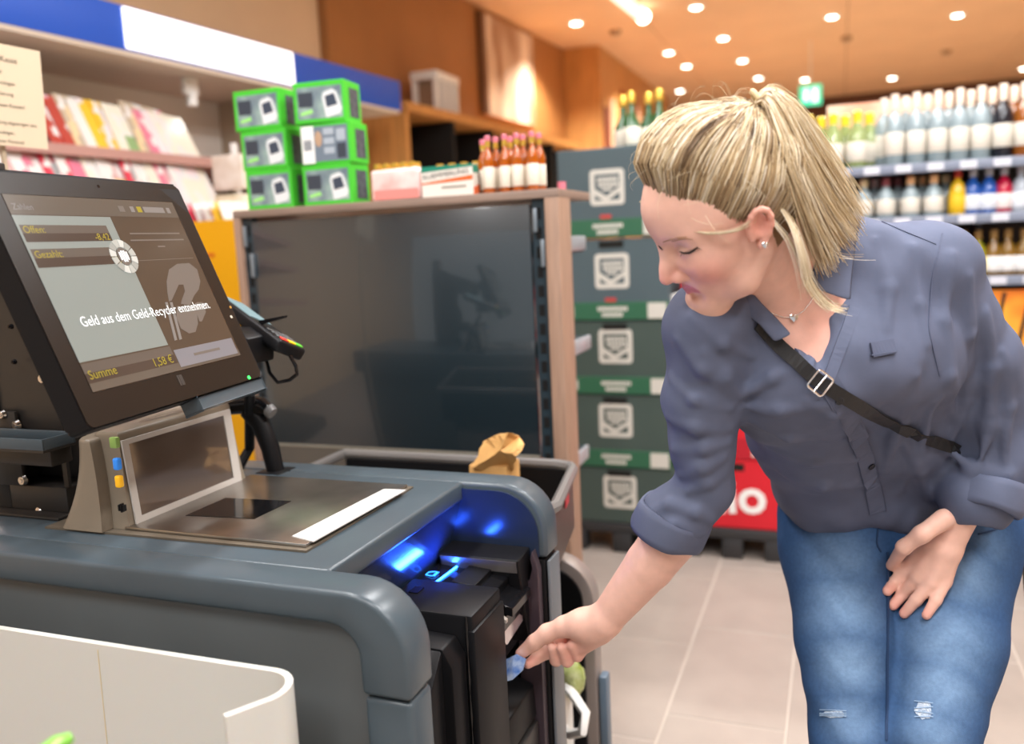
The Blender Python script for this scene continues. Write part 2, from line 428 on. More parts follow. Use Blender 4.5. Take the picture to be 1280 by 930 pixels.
# yellow counter display and a card stand beside the rack
a = ony(243, 277, 2.72); b_ = ony(300, 375, 2.72)
yb = thing('yellow_display', (a[0] + 0.1, 2.72, 0), 'yellow cardboard display bin beside the dark panelled shelf', 'display')
obj('bin_front', B().box((a[0] - 0.12, 2.72, 0.0), (b_[0] + 0.03, 2.74, a[2])), mat('yellow_card', '#f0ad00', 0.5), yb)
obj('bin_side', B().box((b_[0] + 0.01, 2.74, 0.0), (b_[0] + 0.03, 2.96, a[2])), MATS['yellow_card'], yb)
obj('bin_side', B().box((a[0] - 0.12, 2.74, 0.0), (a[0] - 0.10, 2.96, a[2])), MATS['yellow_card'], yb)
obj('printed_line', B().box((b_[0] - 0.18, 2.717, a[2] - 0.14), (b_[0] - 0.10, 2.72, a[2] - 0.125)), mat('orange_line', '#d8701c', 0.5), yb)
for i in range(5):
    ci = [2, 1, 9, 7, 8][i]
    o = obj('magazine', B().box((-0.005, -0.085, 0), (0, 0.085, 0.27)), cover_mat(ci, i % 3 + 1), None, 0)
    o.location = (a[0] + 0.02 + i * 0.042, 2.85, a[2] - 0.17); o.rotation_euler = (math.radians(0), math.radians(-24), math.radians(-12))
    tag(o, '%s magazine standing in the yellow display bin' % mcols[ci][1], 'magazine', 'magazines in the yellow bin')
# hanging card pouches
c0 = ony(290, 225, 2.95)
cs = thing('card_stand', (c0[0], 2.95, 0), 'pale card stand with small pouches beside the green boxes', 'stand')
obj('post', B().box((c0[0] - 0.01, 2.97, 0), (c0[0] + 0.01, 2.99, c0[2] + 0.15)), m_wm, cs)
for i in range(3):
    obj('card_pouch', B().box((c0[0] - 0.08, 2.93, c0[2] + 0.1 - i * 0.16 - 0.14), (c0[0] + 0.07, 2.96, c0[2] + 0.1 - i * 0.16), 0.004),
        mat('pouch_%d' % i, ['#d8c7b6', '#cfc08e', '#d9b3a8'][i], 0.4, vs=14, col2='#efe6dc'), cs)

# ================================================================== LEDGE SHELF ON THE BROWN WALL
a = onx(505, 127, -2.75); zl = a[2]
lg = thing('wood_ledge', (-2.8, 5.6, 0), 'wooden wall shelf unit with dark open niches under the pale picture', 'shelf')
def ledge(x, y): return x + (y - 5.3) * 0.0721
def lbox(name, x0, x1, ya, yb2, z0, z1, m):
    return obj(name, B().prism([(ledge(x0, ya), ya), (ledge(x1, ya), ya), (ledge(x1, yb2), yb2), (ledge(x0, yb2), yb2)], 2, z0, z1), m, lg)
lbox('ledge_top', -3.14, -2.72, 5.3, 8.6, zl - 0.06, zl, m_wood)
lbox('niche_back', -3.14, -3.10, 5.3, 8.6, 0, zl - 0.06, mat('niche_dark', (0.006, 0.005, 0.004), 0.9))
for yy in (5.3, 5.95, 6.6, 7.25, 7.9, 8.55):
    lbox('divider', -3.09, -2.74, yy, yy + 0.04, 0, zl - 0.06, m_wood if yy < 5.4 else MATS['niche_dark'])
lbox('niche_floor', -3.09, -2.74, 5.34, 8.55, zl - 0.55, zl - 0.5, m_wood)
print('ledge z', zl)
# white display lantern on the ledge
lp = onx(546, 138, -2.86)
lt = thing('white_lantern', (lp[0], lp[1], zl), 'white wooden lantern box with arched openings standing on the wooden ledge', 'lantern')
for dx in (-0.085, 0.085):
    for dy in (-0.17, -0.055, 0.055, 0.17):
        obj('post', B().box((lp[0] + dx - 0.016, lp[1] + dy - 0.022, zl), (lp[0] + dx + 0.016, lp[1] + dy + 0.022, zl + 0.24)), m_wm, lt)
obj('lantern_top', B().box((lp[0] - 0.11, lp[1] - 0.20, zl + 0.24), (lp[0] + 0.11, lp[1] + 0.20, zl + 0.30), 0.006), m_wm, lt)
obj('lantern_core', B().box((lp[0] - 0.06, lp[1] - 0.16, zl + 0.002), (lp[0] + 0.06, lp[1] + 0.16, zl + 0.24)), mat('lantern_core', '#8a6d55', 0.6), lt)

# ================================================================== LAMINATED NOTICE
q0 = P(-70, 41, 1.76); q1 = P(57, 66, 1.95); q3 = P(60, 187, 1.97)
rt = Vector(q1 - q0).normalized(); up = Vector(q1 - q3).normalized()
nf = frame(Vector(q3), rt, up)
W = (Vector(q1) - Vector(q0)).length; Hh = (Vector(q1) - Vector(q3)).length
nt0 = thing('notice_sign', (q3[0], q3[1], 0.9), 'laminated cream paper notice with German till instructions on a thin stand', 'sign')
nb = B().box((-W, 0, -0.001), (0.0, Hh, 0.001), mat=nf)
psh = obj('paper_sheet', nb, mat('notice_paper', '#d9c7ac', 0.35), nt0)
ink = mat('notice_ink', '#3a332c', 0.7)
NL = [('Schnell-Kasse', 0.83, 0.017, 0.055), ('Artikel', 0.71, 0.0115, 0.092), ('Hilfe benötigen', 0.605, 0.0115, 0.065), ('Autorisierung', 0.50, 0.0115, 0.071),
      ('nicht an diesen Kassen!', 0.385, 0.0115, 0.047), ('Obstabteilung abgewogen sein', 0.215, 0.0105, 0.022), ('benötigen,', 0.115, 0.0105, 0.075), ('an unser Personal', 0.03, 0.0105, 0.056)]
for s_, v, sz, off in NL:
    text('lettering', s_, sz, ink, psh, nf @ Matrix.Translation((-off, v * Hh, 0.0016)), 'RIGHT')
pp = Vector(P(4, 190, 1.9))
obj('stand_rod', B().cyl((pp.x, pp.y, 0.0), (pp.x, pp.y, pp.z + 0.12), 0.006, 8), mat('rod_beige', '#c9b79c', 0.4), nt0)
# ================================================================== SELF-CHECKOUT COUNTER
m_slate = mat('slate_plastic', '#434e55', 0.30, var=0.06, vs=9, bump=0.03, bs=700, spec=0.5)
m_slate2 = mat('slate_panel', '#55595a', 0.28, var=0.05, vs=5, bump=0.02, bs=700)
m_gloss = mat('dark_gloss', (0.018, 0.028, 0.055), 0.16, spec=0.6)  # blue LED glow partly put into the base colour
m_black = mat('satin_black', (0.006, 0.006, 0.007), 0.42, bump=0.06, bs=1200, spec=0.22)
m_blackg = mat('gloss_black', (0.006, 0.006, 0.007), 0.12)
m_steel = mat('brushed_steel', (0.52, 0.5, 0.47), 0.33, 1.0, bump=0.04, bs=300, stretch=(1, 12, 1))
m_bolt = mat('bolt_steel', (0.75, 0.74, 0.72), 0.22, 1.0)
XL = -1.85
def arc(cx, cz, r, a0, a1, n=8):
    return [(cx + r * math.cos(math.radians(a0 + (a1 - a0) * i / n)), cz + r * math.sin(math.radians(a0 + (a1 - a0) * i / n))) for i in range(n + 1)]
ck = thing('self_checkout', (-1.1, 1.15, 0), 'dark slate grey self-checkout counter with rounded cheeks', 'checkout')
XR = -0.49
# near cheek: an inverted L band with a round shoulder
prof = [(XL, 0.88)] + arc(XR - 0.085, 0.795, 0.085, 90, 0) + [(XR, 0.745), (XR - 0.07, 0.745)] + arc(XR - 0.115, 0.790, 0.045, 0, 90)[1:] + [(XL, 0.835)]
obj('near_cheek', B().prism(prof, 1, 0.864, 0.93, 0.007, 3), m_slate, ck)
obj('near_cheek_base', B().box((XR - 0.07, 0.868, 0.02), (XR - 0.002, 0.928, 0.741), 0.008, 3), m_slate, ck)
obj('side_panel', B().box((XL, 0.884, 0.02), (XR - 0.068, 0.905, 0.842), 0.003), m_slate2, ck)
# top slab
obj('counter_top', B().box((XL, 0.925, 0.845), (-0.635, 1.365, 0.88), 0.006, 3), m_slate, ck)
# far cheek
XF = -0.478
prof = [(XL, 0.88)] + arc(XF - 0.085, 0.795, 0.085, 90, 0) + [(XF, 0.748), (XL, 0.748)]
obj('far_cheek', B().prism(prof, 1, 1.362, 1.428, 0.008, 3), m_slate, ck)
prof = [(XL, 0.868)] + arc(XF - 0.092, 0.79, 0.078, 90, 0) + [(XF - 0.014, 0.752), (XL, 0.752)]
obj('cheek_lining', B().prism(prof, 1, 1.357, 1.363), m_gloss, ck)
obj('far_cheek_base', B().box((XF - 0.2, 1.365, 0.02), (XF - 0.004, 1.425, 0.745), 0.006, 2), m_black, ck)
obj('edge_strip', B().box((XF - 0.003, 1.367, 0.02), (XF + 0.003, 1.423, 0.742), 0.002), mat('grey_strip', '#6a6f74', 0.35), ck)
obj('recess_wall', B().prism([(-0.638, 0.846), (-0.668, 0.745), (-0.70, 0.30), (-0.74, 0.30), (-0.74, 0.846)], 1, 0.93, 1.362), m_gloss, ck)
obj('counter_body', B().box((XL + 0.02, 0.91, 0.02), (-0.745, 1.36, 0.843)), m_slate2, ck)
obj('plinth', B().box((XL + 0.03, 0.90, 0.0), (-0.53, 1.40, 0.019)), m_black, ck)
obj('recess_floor', B().box((-0.74, 0.93, 0.03), (-0.56, 1.36, 0.299)), m_black, ck)

# ---- bioptic scanner with weighing plate
sc = thing('barcode_scanner', (-1.05, 1.12, 0.88), 'bronze grey barcode scanner tower with glass window and steel weighing plate', 'scanner')
m_brz = mat('bronze_plastic', '#7d7263', 0.42, var=0.05, vs=8, bump=0.03, bs=900)
m_brz2 = mat('bronze_dark', '#5f564a', 0.42)
zt = 1.033
# plate
obj('base_frame', B().prism([(-1.20, 0.967), (-0.705, 0.975), (-0.705, 1.305), (-1.20, 1.305)], 2, 0.8802, 0.8835), m_brz2, sc)
plate = obj('weighing_plate', B().box((-1.05, 0.985, 0.8838), (-0.712, 1.297, 0.889), 0.0015), mat('worn_steel', (0.42, 0.4, 0.37), 0.3, 1.0, var=0.35, vs=7, bump=0.05, bs=60), sc)
wpts = [onz(213, 641, 0.89), onz(262, 622, 0.89), onz(364, 627, 0.89), onz(320, 647, 0.89)]
obj('plate_window', B().prism([(p[0], p[1]) for p in (onz(232, 644, .89), onz(282, 622, .89), onz(364, 626, .89), onz(318, 648, .89))], 2, 0.889, 0.8898), m_blackg, plate)
wp = [onz(*q, 0.889) for q in ((365, 671), (480, 612), (508, 613), (392, 678))]
obj('white_strip', B().prism([(p[0], p[1]) for p in wp], 2, 0.889, 0.8905), mat('strip_white', (0.50, 0.49, 0.47), 0.4), plate)
# tower: back shell sweeping down to a wide foot, front bezel leaning back slightly
YA, YB = 0.998, 1.262
back = []
NS = 14
def shell(y0, y1, xb_bot, xb_top, xf_bot, xf_top, z0, z1, r):
    """lofted tower with a rounded back, rings in z"""
    bm = B(); rings = []
    for i in range(9):
        t = i / 8; z = z0 + (z1 - z0) * t
        fl = (1 - t) ** 2.2
        xb = xb_top + (xb_bot - xb_top) * fl; xf = xf_bot + (xf_top - xf_bot) * t
        ya = y0 - 0.012 * fl; yb = y1 + 0.012 * fl
        rr = r * (0.7 + 0.3 * t)
        pts = [(xf, ya), (xf, yb)]
        pts += [(xb + rr + rr * math.cos(math.radians(a)), yb - rr + rr * math.sin(math.radians(a))) for a in range(90, 181, 15)]
        pts += [(xb + rr + rr * math.cos(math.radians(a)), ya + rr + rr * math.sin(math.radians(a))) for a in range(180, 271, 15)]
        rings.append([bm.bm.verts.new((x, y, z)) for x, y in pts])
    n = len(rings[0])
    for a, b in zip(rings, rings[1:]):
        for k in range(n): bm.bm.faces.new([a[k], a[(k + 1) % n], b[(k + 1) % n], b[k]])
    bm.bm.faces.new(rings[0][::-1]); f = bm.bm.faces.new(rings[-1])
    bmesh.ops.bevel(bm.bm, geom=list(f.edges), offset=0.006, segments=3, affect='EDGES', profile=0.5)
    return bm
tower = obj('tower_shell', shell(YA - 0.022, YB + 0.014, -1.172, -1.135, -1.075, -1.092, 0.884, zt - 0.004, 0.035), m_brz, sc, 40)
frontb = shell(YA, YB, -1.10, -1.115, -1.043, -1.056, 0.884, zt + 0.004, 0.02)
tfront = obj('tower_front', frontb, m_brz, sc, 40)
fx = lambda z: -1.043 + (z - 0.884) / (zt + 0.004 - 0.884) * (-0.013) + 0.0012
def facequad(bm, y0, y1, z0, z1, off=0.0, t=0.003):
    vs = []
    for o in (0, t):
        vs += [bm.bm.verts.new((fx(z) + off + o, y, z)) for y, z in ((y0, z0), (y1, z0), (y1, z1), (y0, z1))]
    for a in ((3, 2, 1, 0), (4, 5, 6, 7), (0, 1, 5, 4), (1, 2, 6, 5), (2, 3, 7, 6), (3, 0, 4, 7)): bm.bm.faces.new([vs[i] for i in a])
    return bm
m_silver = mat('silver_bezel', '#b9b4ae', 0.35)
bz = B()
facequad(bz, YA + 0.002, YB - 0.004, 0.888, 0.899); facequad(bz, YA + 0.002, YB - 0.004, 1.016, 1.024)
facequad(bz, YA + 0.002, YA + 0.015, 0.899, 1.016); facequad(bz, YB - 0.024, YB - 0.004, 0.899, 1.016)
bezel = obj('window_bezel', bz, m_silver, tfront, 0)
obj('scanner_window', facequad(B(), YA + 0.015, YB - 0.024, 0.899, 1.016, 0, 0.0012), mat('scanner_glass', (0.10, 0.075, 0.06), 0.05, spec=0.9, coat=0.6), tfront, 0)
obj('window_gasket', facequad(B(), YA + 0.010, YB - 0.020, 0.895, 1.020, -0.0003, 0.0010), m_blackg, tfront, 0)
# side controls on the near flank (facing -y)
ysd = YA - 0.034
m_b1 = mat('button_blue', '#2f86e8', 0.4, emit='#2f86e8', es=0.25); m_b2 = mat('button_yellow', '#f2b51c', 0.4, emit='#f2b51c', es=0.25)
def flank(px, py): return ony(px, py, YA - 0.024)
for (px, py, m, nm) in ((146, 580, m_b1, 'blue_button'), (148.5, 602, m_b2, 'yellow_button')):
    p = flank(px, py); obj(nm, B().box((p[0] - 0.0055, p[1] - 0.004, p[2] - 0.0095), (p[0] + 0.0055, p[1] + 0.006, p[2] + 0.0095), 0.003, 3), m, tower)
p = flank(143, 553); obj('status_light', B().box((p[0] - 0.008, p[1] - 0.003, p[2] - 0.009), (p[0] + 0.006, p[1] + 0.006, p[2] + 0.008), 0.002), mat('status_green', '#84a555', 0.4, emit='#84a555', es=0.1), tower)
p = flank(152, 635)
gr = B()
for i in range(3): gr.box((p[0] - 0.006 + i * 0.0045, p[1] - 0.0015, p[2] - 0.007 + 0.002 * (i != 1)), (p[0] - 0.003 + i * 0.0045, p[1] + 0.004, p[2] + 0.007 - 0.002 * (i != 1)))
obj('speaker_grille', gr, m_black, tower)
# oval maker's plate on the top
ov = B(); cx, cy = -1.085, 1.135
vt = [ov.bm.verts.new((cx + 0.013 * math.cos(a), cy + 0.062 * math.sin(a), zt + 0.0046)) for a in [2 * math.pi * i / 28 for i in range(28)]]
ov.bm.faces.new(vt)
obj('maker_plate', ov, m_brz2, tfront)
text('lettering', 'Magellan', 0.016, mat('plate_text', '#9b907f', 0.4), tfront, frame(Vector((cx + 0.005, cy - 0.034, zt + 0.0052)), (0, 1, 0), (-1, 0, 0)))

# ---- post and bracket behind the tower
bk = thing('monitor_bracket', (-1.25, 1.05, 0.88), 'black steel bracket post bolted to the counter behind the screen', 'bracket')
m_brk = mat('bracket_black', (0.022, 0.019, 0.017), 0.36, bump=0.04, bs=900)
obj('foot_plate', B().box((-1.44, 1.0, 0.8803), (-1.208, 1.13, 0.886), 0.002), m_brk, bk)
obj('post', B().box((-1.395, 1.025, 0.886), (-1.345, 1.10, 1.48), 0.003).box((-1.345, 1.085, 0.886), (-1.22, 1.10, 1.30), 0.003).box((-1.345, 1.025, 0.886), (-1.212, 1.10, 0.93), 0.003), m_brk, bk)
obj('gusset', B().prism([(-1.345, 1.02), (-1.22, 1.02), (-1.22, 0.93), (-1.21, 0.93), (-1.21, 1.10), (-1.28, 1.28), (-1.345, 1.40)], 1, 1.03, 1.036), m_brk, bk)
obj('gusset_plate', B().box((-1.36, 1.018, 0.93), (-1.30, 1.026, 1.06), 0.002), m_brk, bk)
obj('monitor_arm', B().prism([(-1.36, 1.30), (-1.1, 1.2), (-1.06, 1.30), (-1.36, 1.42)], 1, 1.02, 1.09, 0.003), m_brk, bk)
for (px, py, r) in ((22, 531, 0.009), (30, 600, 0.009), (55, 473, 0.009), (4, 518, 0.008), (15, 408, 0.0045), (19, 452, 0.0045)):
    p = ony(px, py, 1.017)
    obj('bolt', B().cyl(p, p + np.array([0, -0.006, 0]), r, 14, r * 0.75).cyl(p + np.array([0, -0.006, 0]), p + np.array([0, -0.0075, 0]), r * 0.4, 6), m_bolt if r > 0.006 else m_blackg, bk)
p = onz(52, 636, 0.887); obj('bolt', B().cyl(p, p + np.array([0, 0, 0.006]), 0.01, 14, 0.007), m_bolt, bk)

# ---- small black side tray
p = ony(52, 550, 0.95)
tr = thing('side_tray', (-1.25, 0.97, 1.0), 'small shallow black metal tray fixed beside the bracket post', 'tray')
x1 = p[0]; z1 = p[2]
tb_ = B().box((x1 - 0.26, 0.95, z1 - 0.022), (x1, 1.012, z1 - 0.018))
obj('tray_floor', tb_, m_brk, tr)
for lo, hi in (((x1 - 0.26, 0.95, z1 - 0.018), (x1, 0.953, z1)), ((x1 - 0.003, 0.953, z1 - 0.018), (x1, 1.009, z1)), ((x1 - 0.26, 1.009, z1 - 0.018), (x1, 1.012, z1))):
    obj('rim', B().box(lo, hi, 0.0008), m_slate, tr)
obj('tray_arm', B().box((x1 - 0.2, 0.97, z1 - 0.05), (x1 - 0.01, 1.012, z1 - 0.022), 0.003), m_brk, tr)

# ---- touch screen
mn = Vector((0.9252, 0.1042, 0.3648)).normalized(); mu = Vector((-0.362, -0.0454, 0.9311))
mr = mu.cross(mn).normalized(); mu = mn.cross(mr).normalized()
mc = Vector(P(171.57, 356.92, 1.25)); SW = 0.357 * 1.25 / 1.3; SHh = SW / 1.25
MF = frame(mc, mr, mu)
mo = thing('touch_screen', mc - mu * (SHh / 2 + 0.03), 'black self-checkout touch screen showing a payment message, tilted back', 'screen')
m_bez = mat('screen_bezel', (0.012, 0.009, 0.007), 0.30, bump=0.03, bs=1500, spec=0.3)
bl, br_, bt, bb = 0.033, 0.036, 0.034, 0.046
def rr(x0, y0, x1, y1, r, n=5):
    o = []
    for cx, cy, a in ((x1 - r, y1 - r, 0), (x0 + r, y1 - r, 90), (x0 + r, y0 + r, 180), (x1 - r, y0 + r, 270)):
        o += [(cx + r * math.cos(math.radians(a + 90 * i / n)), cy + r * math.sin(math.radians(a + 90 * i / n))) for i in range(n + 1)]
    return o
ol = rr(-SW / 2 - bl, -SHh / 2 - bb, SW / 2 + br_, SHh / 2 + bt, 0.012)
obj('housing', B().prism(ol, 2, -0.034, -0.001, 0.003, 2, MF), m_black, mo)
obj('bezel', B().prism(rr(-SW / 2 - bl + 0.002, -SHh / 2 - bb + 0.002, SW / 2 + br_ - 0.002, SHh / 2 + bt - 0.002, 0.011), 2, -0.001, 0.0, 0, 2, MF), m_bez, mo)
obj('housing_back', B().box((-SW / 2 + 0.05, -SHh / 2 + 0.02, -0.075), (SW / 2 - 0.05, SHh / 2 - 0.06, -0.034), 0.01, 2, MF), m_black, mo)
def scr(name, col, es=0.30, rough=0.15):
    c = hexc(col); return mat('screen_' + name, tuple(x * 0.4 for x in c), rough, emit=c, es=es, spec=0.5)
s_bg = scr('brown', '#5d5044'); s_pan = scr('panel', '#98a09b', 0.38); s_top = scr('top', '#6f665c'); s_row = scr('row', '#554942'); s_row2 = scr('row2', '#70675f')  # brownish screen tones have reflections on the glass put into the colour
s_btn = scr('button', '#8f8e94', 0.4); s_wh = scr('white', '#ffffff', 0.9); s_yel = scr('yellow', '#a99a3a', 0.5); s_gry = scr('grey', '#918c88', 0.4); s_dim = scr('dim', '#7f7770', 0.4)
disp = obj('display', B().box((-SW / 2, -SHh / 2, -0.0005), (SW / 2, SHh / 2, 0.0004), 0, 2, MF), s_bg, mo)
def suv(px, py):
    r = Vector(ray(px, py)); o = Vector(CP); t = (mc - o).dot(mn) / r.dot(mn); q = o + r * t - mc
    return q.dot(mr), q.dot(mu)
def srect(nm, x0, y0, x1, y1, m, lay):
    return obj(nm, B().box((x0, y0, 0), (x1, y1, 0.0004 + lay * 0.00025), 0, 2, MF), m, disp, 0)
u0, u1 = -SW / 2, SW / 2; v0, v1 = -SHh / 2, SHh / 2
fu = lambda t: u0 + (u1 - u0) * t
fv = lambda t: v1 - (v1 - v0) * t
obj('display_frame', B().prism([(0, 0)] if False else [(fu(-0.004), fv(-0.004)), (fu(1.004), fv(-0.004)), (fu(1.004), fv(1.004)), (fu(-0.004), fv(1.004))], 2, -0.0008, 0.00015, 0, 2, MF), m_blackg, mo)
srect('screen_header', fu(0), fv(0.10), fu(1), fv(0), s_top, 1)
srect('screen_panel', fu(0.0), fv(0.85), fu(0.522), fv(0.105), s_pan, 1)
for (ta, tb2, w1, val) in ((0.155, 0.242, 'Offen:', '-8,42'), (0.278, 0.372, 'Gezahlt:', '10,00')):
    srect('screen_row', fu(0.012), fv((ta + tb2) / 2), fu(0.472), fv(ta), s_row2, 2)
    srect('screen_row', fu(0.012), fv(tb2), fu(0.472), fv((ta + tb2) / 2), s_row, 2)
    text('lettering', w1, 0.0145, s_yel, disp, MF @ Matrix.Translation((fu(0.02), fv((ta + tb2) / 2) + 0.0005, 0.0011)))
    text('lettering', val, 0.0145, s_yel, disp, MF @ Matrix.Translation((fu(0.462 if ta < 0.2 else 0.51), fv(tb2) + 0.0015, 0.0011)), 'RIGHT')
srect('screen_row', fu(0), fv(0.958), fu(0.527), fv(0.908), s_row, 1)
srect('screen_row', fu(0), fv(0.908), fu(0.527), fv(0.858), s_row2, 1)
srect('screen_footer', fu(0), fv(1.0), fu(1), fv(0.958), s_top, 1)
srect('screen_button', fu(0.54), fv(0.985), fu(0.985), fv(0.885), s_btn, 2)
text('lettering', 'Summe', 0.0175, s_yel, disp, MF @ Matrix.Translation((fu(0.012), fv(0.94), 0.0011)))
text('lettering', '1,58 €', 0.0175, s_yel, disp, MF @ Matrix.Translation((fu(0.512), fv(0.95), 0.0011)), 'RIGHT')
text('lettering', 'Geld aus dem Geld-Recycler entnehmen.', 0.0205, s_wh, disp, MF @ Matrix.Translation((fu(0.089), fv(0.683), 0.0016)), fit=SW * 0.835)
text('lettering', 'Zahlen', 0.0125, s_gry, disp, MF @ Matrix.Translation((fu(0.018), fv(0.078), 0.0011)))
for (x0, x1, m) in ((0.60, 0.635, s_dim), (0.675, 0.70, s_gry), (0.72, 0.75, s_yel), (0.765, 0.91, s_gry), (0.93, 0.955, s_gry)):
    srect('screen_icon', fu(x0), fv(0.072), fu(x1), fv(0.038), m, 2)
for i, (x0, x1) in enumerate(((0.60, 0.95), (0.585, 0.96), (0.75, 0.80))):
    srect('screen_text_line', fu(x0), fv(0.205 + i * 0.04), fu(x1), fv(0.197 + i * 0.04), s_dim, 1)
srect('screen_text_line', fu(0.55), fv(0.362), fu(0.97), fv(0.359), s_dim, 1)
srect('screen_text_line', fu(0.66), fv(0.94), fu(0.86), fv(0.925), s_dim, 3)
# progress ring: twelve wedges round a stylised coin stack
cx, cy = suv(153, 321); cx += 0.002
for i in range(12):
    a0 = 2 * math.pi * (i + 0.06) / 12; a1 = 2 * math.pi * (i + 0.94) / 12
    pts = [(cx + 0.0150 * math.cos(a0 + (a1 - a0) * k / 4), cy + 0.0150 * math.sin(a0 + (a1 - a0) * k / 4)) for k in range(5)]
    pts += [(cx + 0.0265 * math.cos(a1 - (a1 - a0) * k / 4), cy + 0.0265 * math.sin(a1 - (a1 - a0) * k / 4)) for k in range(5)]
    obj('ring_segment', B().prism(pts, 2, 0, 0.0018, 0, 2, MF), scr('ring_%d' % (i % 3), ['#bdbdb6', '#a9a9a2', '#d6d6cf'][i % 3], 0.55), disp, 0)
dsk = [(cx + 0.012 * math.cos(a), cy + 0.014 * math.sin(a)) for a in [2 * math.pi * i / 24 for i in range(24)]]
obj('ring_hub', B().prism(dsk, 2, 0, 0.0014, 0, 2, MF), s_dim, disp, 0)
hb = B()
for i in range(4):
    o = -0.008 + i * 0.0047
    hb.prism([(cx + o, cy - 0.010 + 0.003 * abs(i - 1.5)), (cx + o + 0.003, cy - 0.010 + 0.003 * abs(i - 1.5)), (cx + o + 0.003, cy + 0.010 - 0.002 * abs(i - 1.5)), (cx + o, cy + 0.010 - 0.002 * abs(i - 1.5))], 2, 0, 0.0018, 0, 2, MF)
obj('ring_emblem', hb, s_wh, disp, 0)
# pictogram of a hand taking a note
hx, hy = suv(234, 375)
k_ = 1.0
for pl in ([(209, 366), (208, 352), (211, 337), (221, 330), (236, 329), (246, 337), (250, 352), (248, 362), (242, 370), (237, 382), (226, 380), (227, 375), (231, 364), (229, 356), (223, 356), (219, 365), (214, 376), (211, 377)],
           [(221, 383), (237, 384), (246, 378), (253, 378), (257, 390), (252, 402), (249, 402), (246, 393), (247, 405), (244, 415), (236, 417), (226, 411), (220, 397)]):
    obj('hand_pictogram', B().prism([suv(*q) for q in pl], 2, 0, 0.0008, 0, 2, MF), s_dim, disp, 0)
for pl in ([(206, 378), (209, 378), (221, 425), (218, 426)], [(212, 378), (215, 378), (227, 424), (224, 425)]):
    obj('note_pictogram', B().prism([suv(*q) for q in pl], 2, 0, 0.0009, 0, 2, MF), s_gry, disp, 0)
# bezel marks
def dot(nm, px, py, r, m, h=0.0006):
    a, b = suv(px, py)
    return obj(nm, B().prism([(a + r * math.cos(t), b + r * math.sin(t)) for t in [2 * math.pi * i / 14 for i in range(14)]], 2, -0.0003, h, 0, 2, MF), m, mo)
dot('front_camera', 123, 233, 0.0025, m_blackg)
dot('status_led', 311, 472, 0.003, mat('led_green', (0, 0.8, 0.1), 0.4, emit=(0.05, 1, 0.1), es=3), 0.001)
dot('status_dot', 288, 384, 0.0025, mat('amber_dot', '#b98a3a', 0.4)); dot('status_dot', 289, 396, 0.0028, mat('pale_dot', '#cfc6b4', 0.4))
a, b = suv(226, 475)
obj('maker_mark', B().prism([(a - 0.006, b - 0.008), (a + 0.006, b - 0.008), (a + 0.006, b + 0.008), (a - 0.006, b + 0.008)], 2, 0, 0.0004, 0, 2, MF).prism([(a - 0.0015, b - 0.008), (a + 0.0015, b - 0.008), (a + 0.0015, b + 0.008), (a - 0.0015, b + 0.008)], 2, 0, 0.0007, 0, 2, MF), mat('mark_grey', (0.04, 0.036, 0.033), 0.35), mo)
# bar under the screen
obj('under_bar', B().box((0.02, -SHh / 2 - bb - 0.020, -0.03), (SW / 2 + 0.03, -SHh / 2 - bb - 0.001, -0.002), 0.003, 2, MF), m_slate, mo)

# ---- hand scanner in its cradle
hs = thing('hand_scanner', ony(335, 575, 1.36), 'black hand-held barcode scanner resting in its cradle behind the tower', 'scanner')
hp = lambda px, py, y=1.36: Vector(ony(px, py, y))
obj('handle', B().tube([hp(345, 590), hp(338, 560), hp(326, 530), hp(312, 512)], [0.017, 0.018, 0.019, 0.021], 12), m_black, hs)
obj('scan_head', B().tube([hp(262, 512, 1.33), hp(285, 508, 1.34), hp(308, 505), hp(328, 508), hp(340, 516)], [0.013, 0.017, 0.020, 0.019, 0.010], 12), m_blackg, hs)
obj('nose_ring', B().tube([hp(335, 512), hp(341, 517)], [0.014, 0.012], 12), mat('ring_grey', '#777777', 0.3), hs)
obj('cradle', B().box(tuple(hp(345, 590) + Vector((-0.03, -0.03, -0.03))), tuple(hp(345, 590) + Vector((0.03, 0.03, 0.005))), 0.005), m_black, hs)

# ---- card terminal with holder
ct = thing('card_terminal', ony(330, 440, 1.34), 'dark card payment terminal with yellow and green keys beside the touch screen', 'card terminal')
yT = 1.33
A = Vector(ony(287, 372, 1.36)); Bv = Vector(ony(368, 432, 1.30))
ax = (Bv - A).normalized(); sd = Vector((0.15, 0.85, -0.38)); sd = (sd - ax * sd.dot(ax)).normalized(); nn = ax.cross(sd)
if nn.z < 0: nn = -nn
TF = Matrix.Identity(4)
for i in range(3): TF[i][0] = sd[i]; TF[i][1] = -ax[i]; TF[i][2] = nn[i]; TF[i][3] = ((A + Bv) / 2)[i]
L_ = (Bv - A).length
tbod = obj('terminal_body', B().box((-0.036, -L_ / 2, -0.024), (0.036, L_ / 2, 0), 0.006, 3, TF), m_black, ct)
obj('terminal_screen', B().box((-0.028, 0.0, 0), (0.028, L_ / 2 - 0.01, 0.0012), 0, 2, TF), mat('terminal_lcd', '#7f9aa0', 0.15, emit='#7f9aa0', es=0.25), tbod)
for i, cc in enumerate(('#d23a2e', '#f0c419', '#5fc23a')):
    obj('key', B().box((-0.026 + i * 0.019, -L_ / 2 + 0.006, 0), (-0.010 + i * 0.019, -L_ / 2 + 0.018, 0.003), 0.001, 1, TF), mat('key_%d' % i, cc, 0.4, emit=cc, es=0.15), tbod)
for r in range(3):
    for c_ in range(3):
        obj('key', B().box((-0.026 + c_ * 0.019, -L_ / 2 + 0.022 + r * 0.013, 0), (-0.010 + c_ * 0.019, -L_ / 2 + 0.031 + r * 0.013, 0.002), 0.001, 1, TF), mat('key_grey', '#5a5c5e', 0.4), tbod)
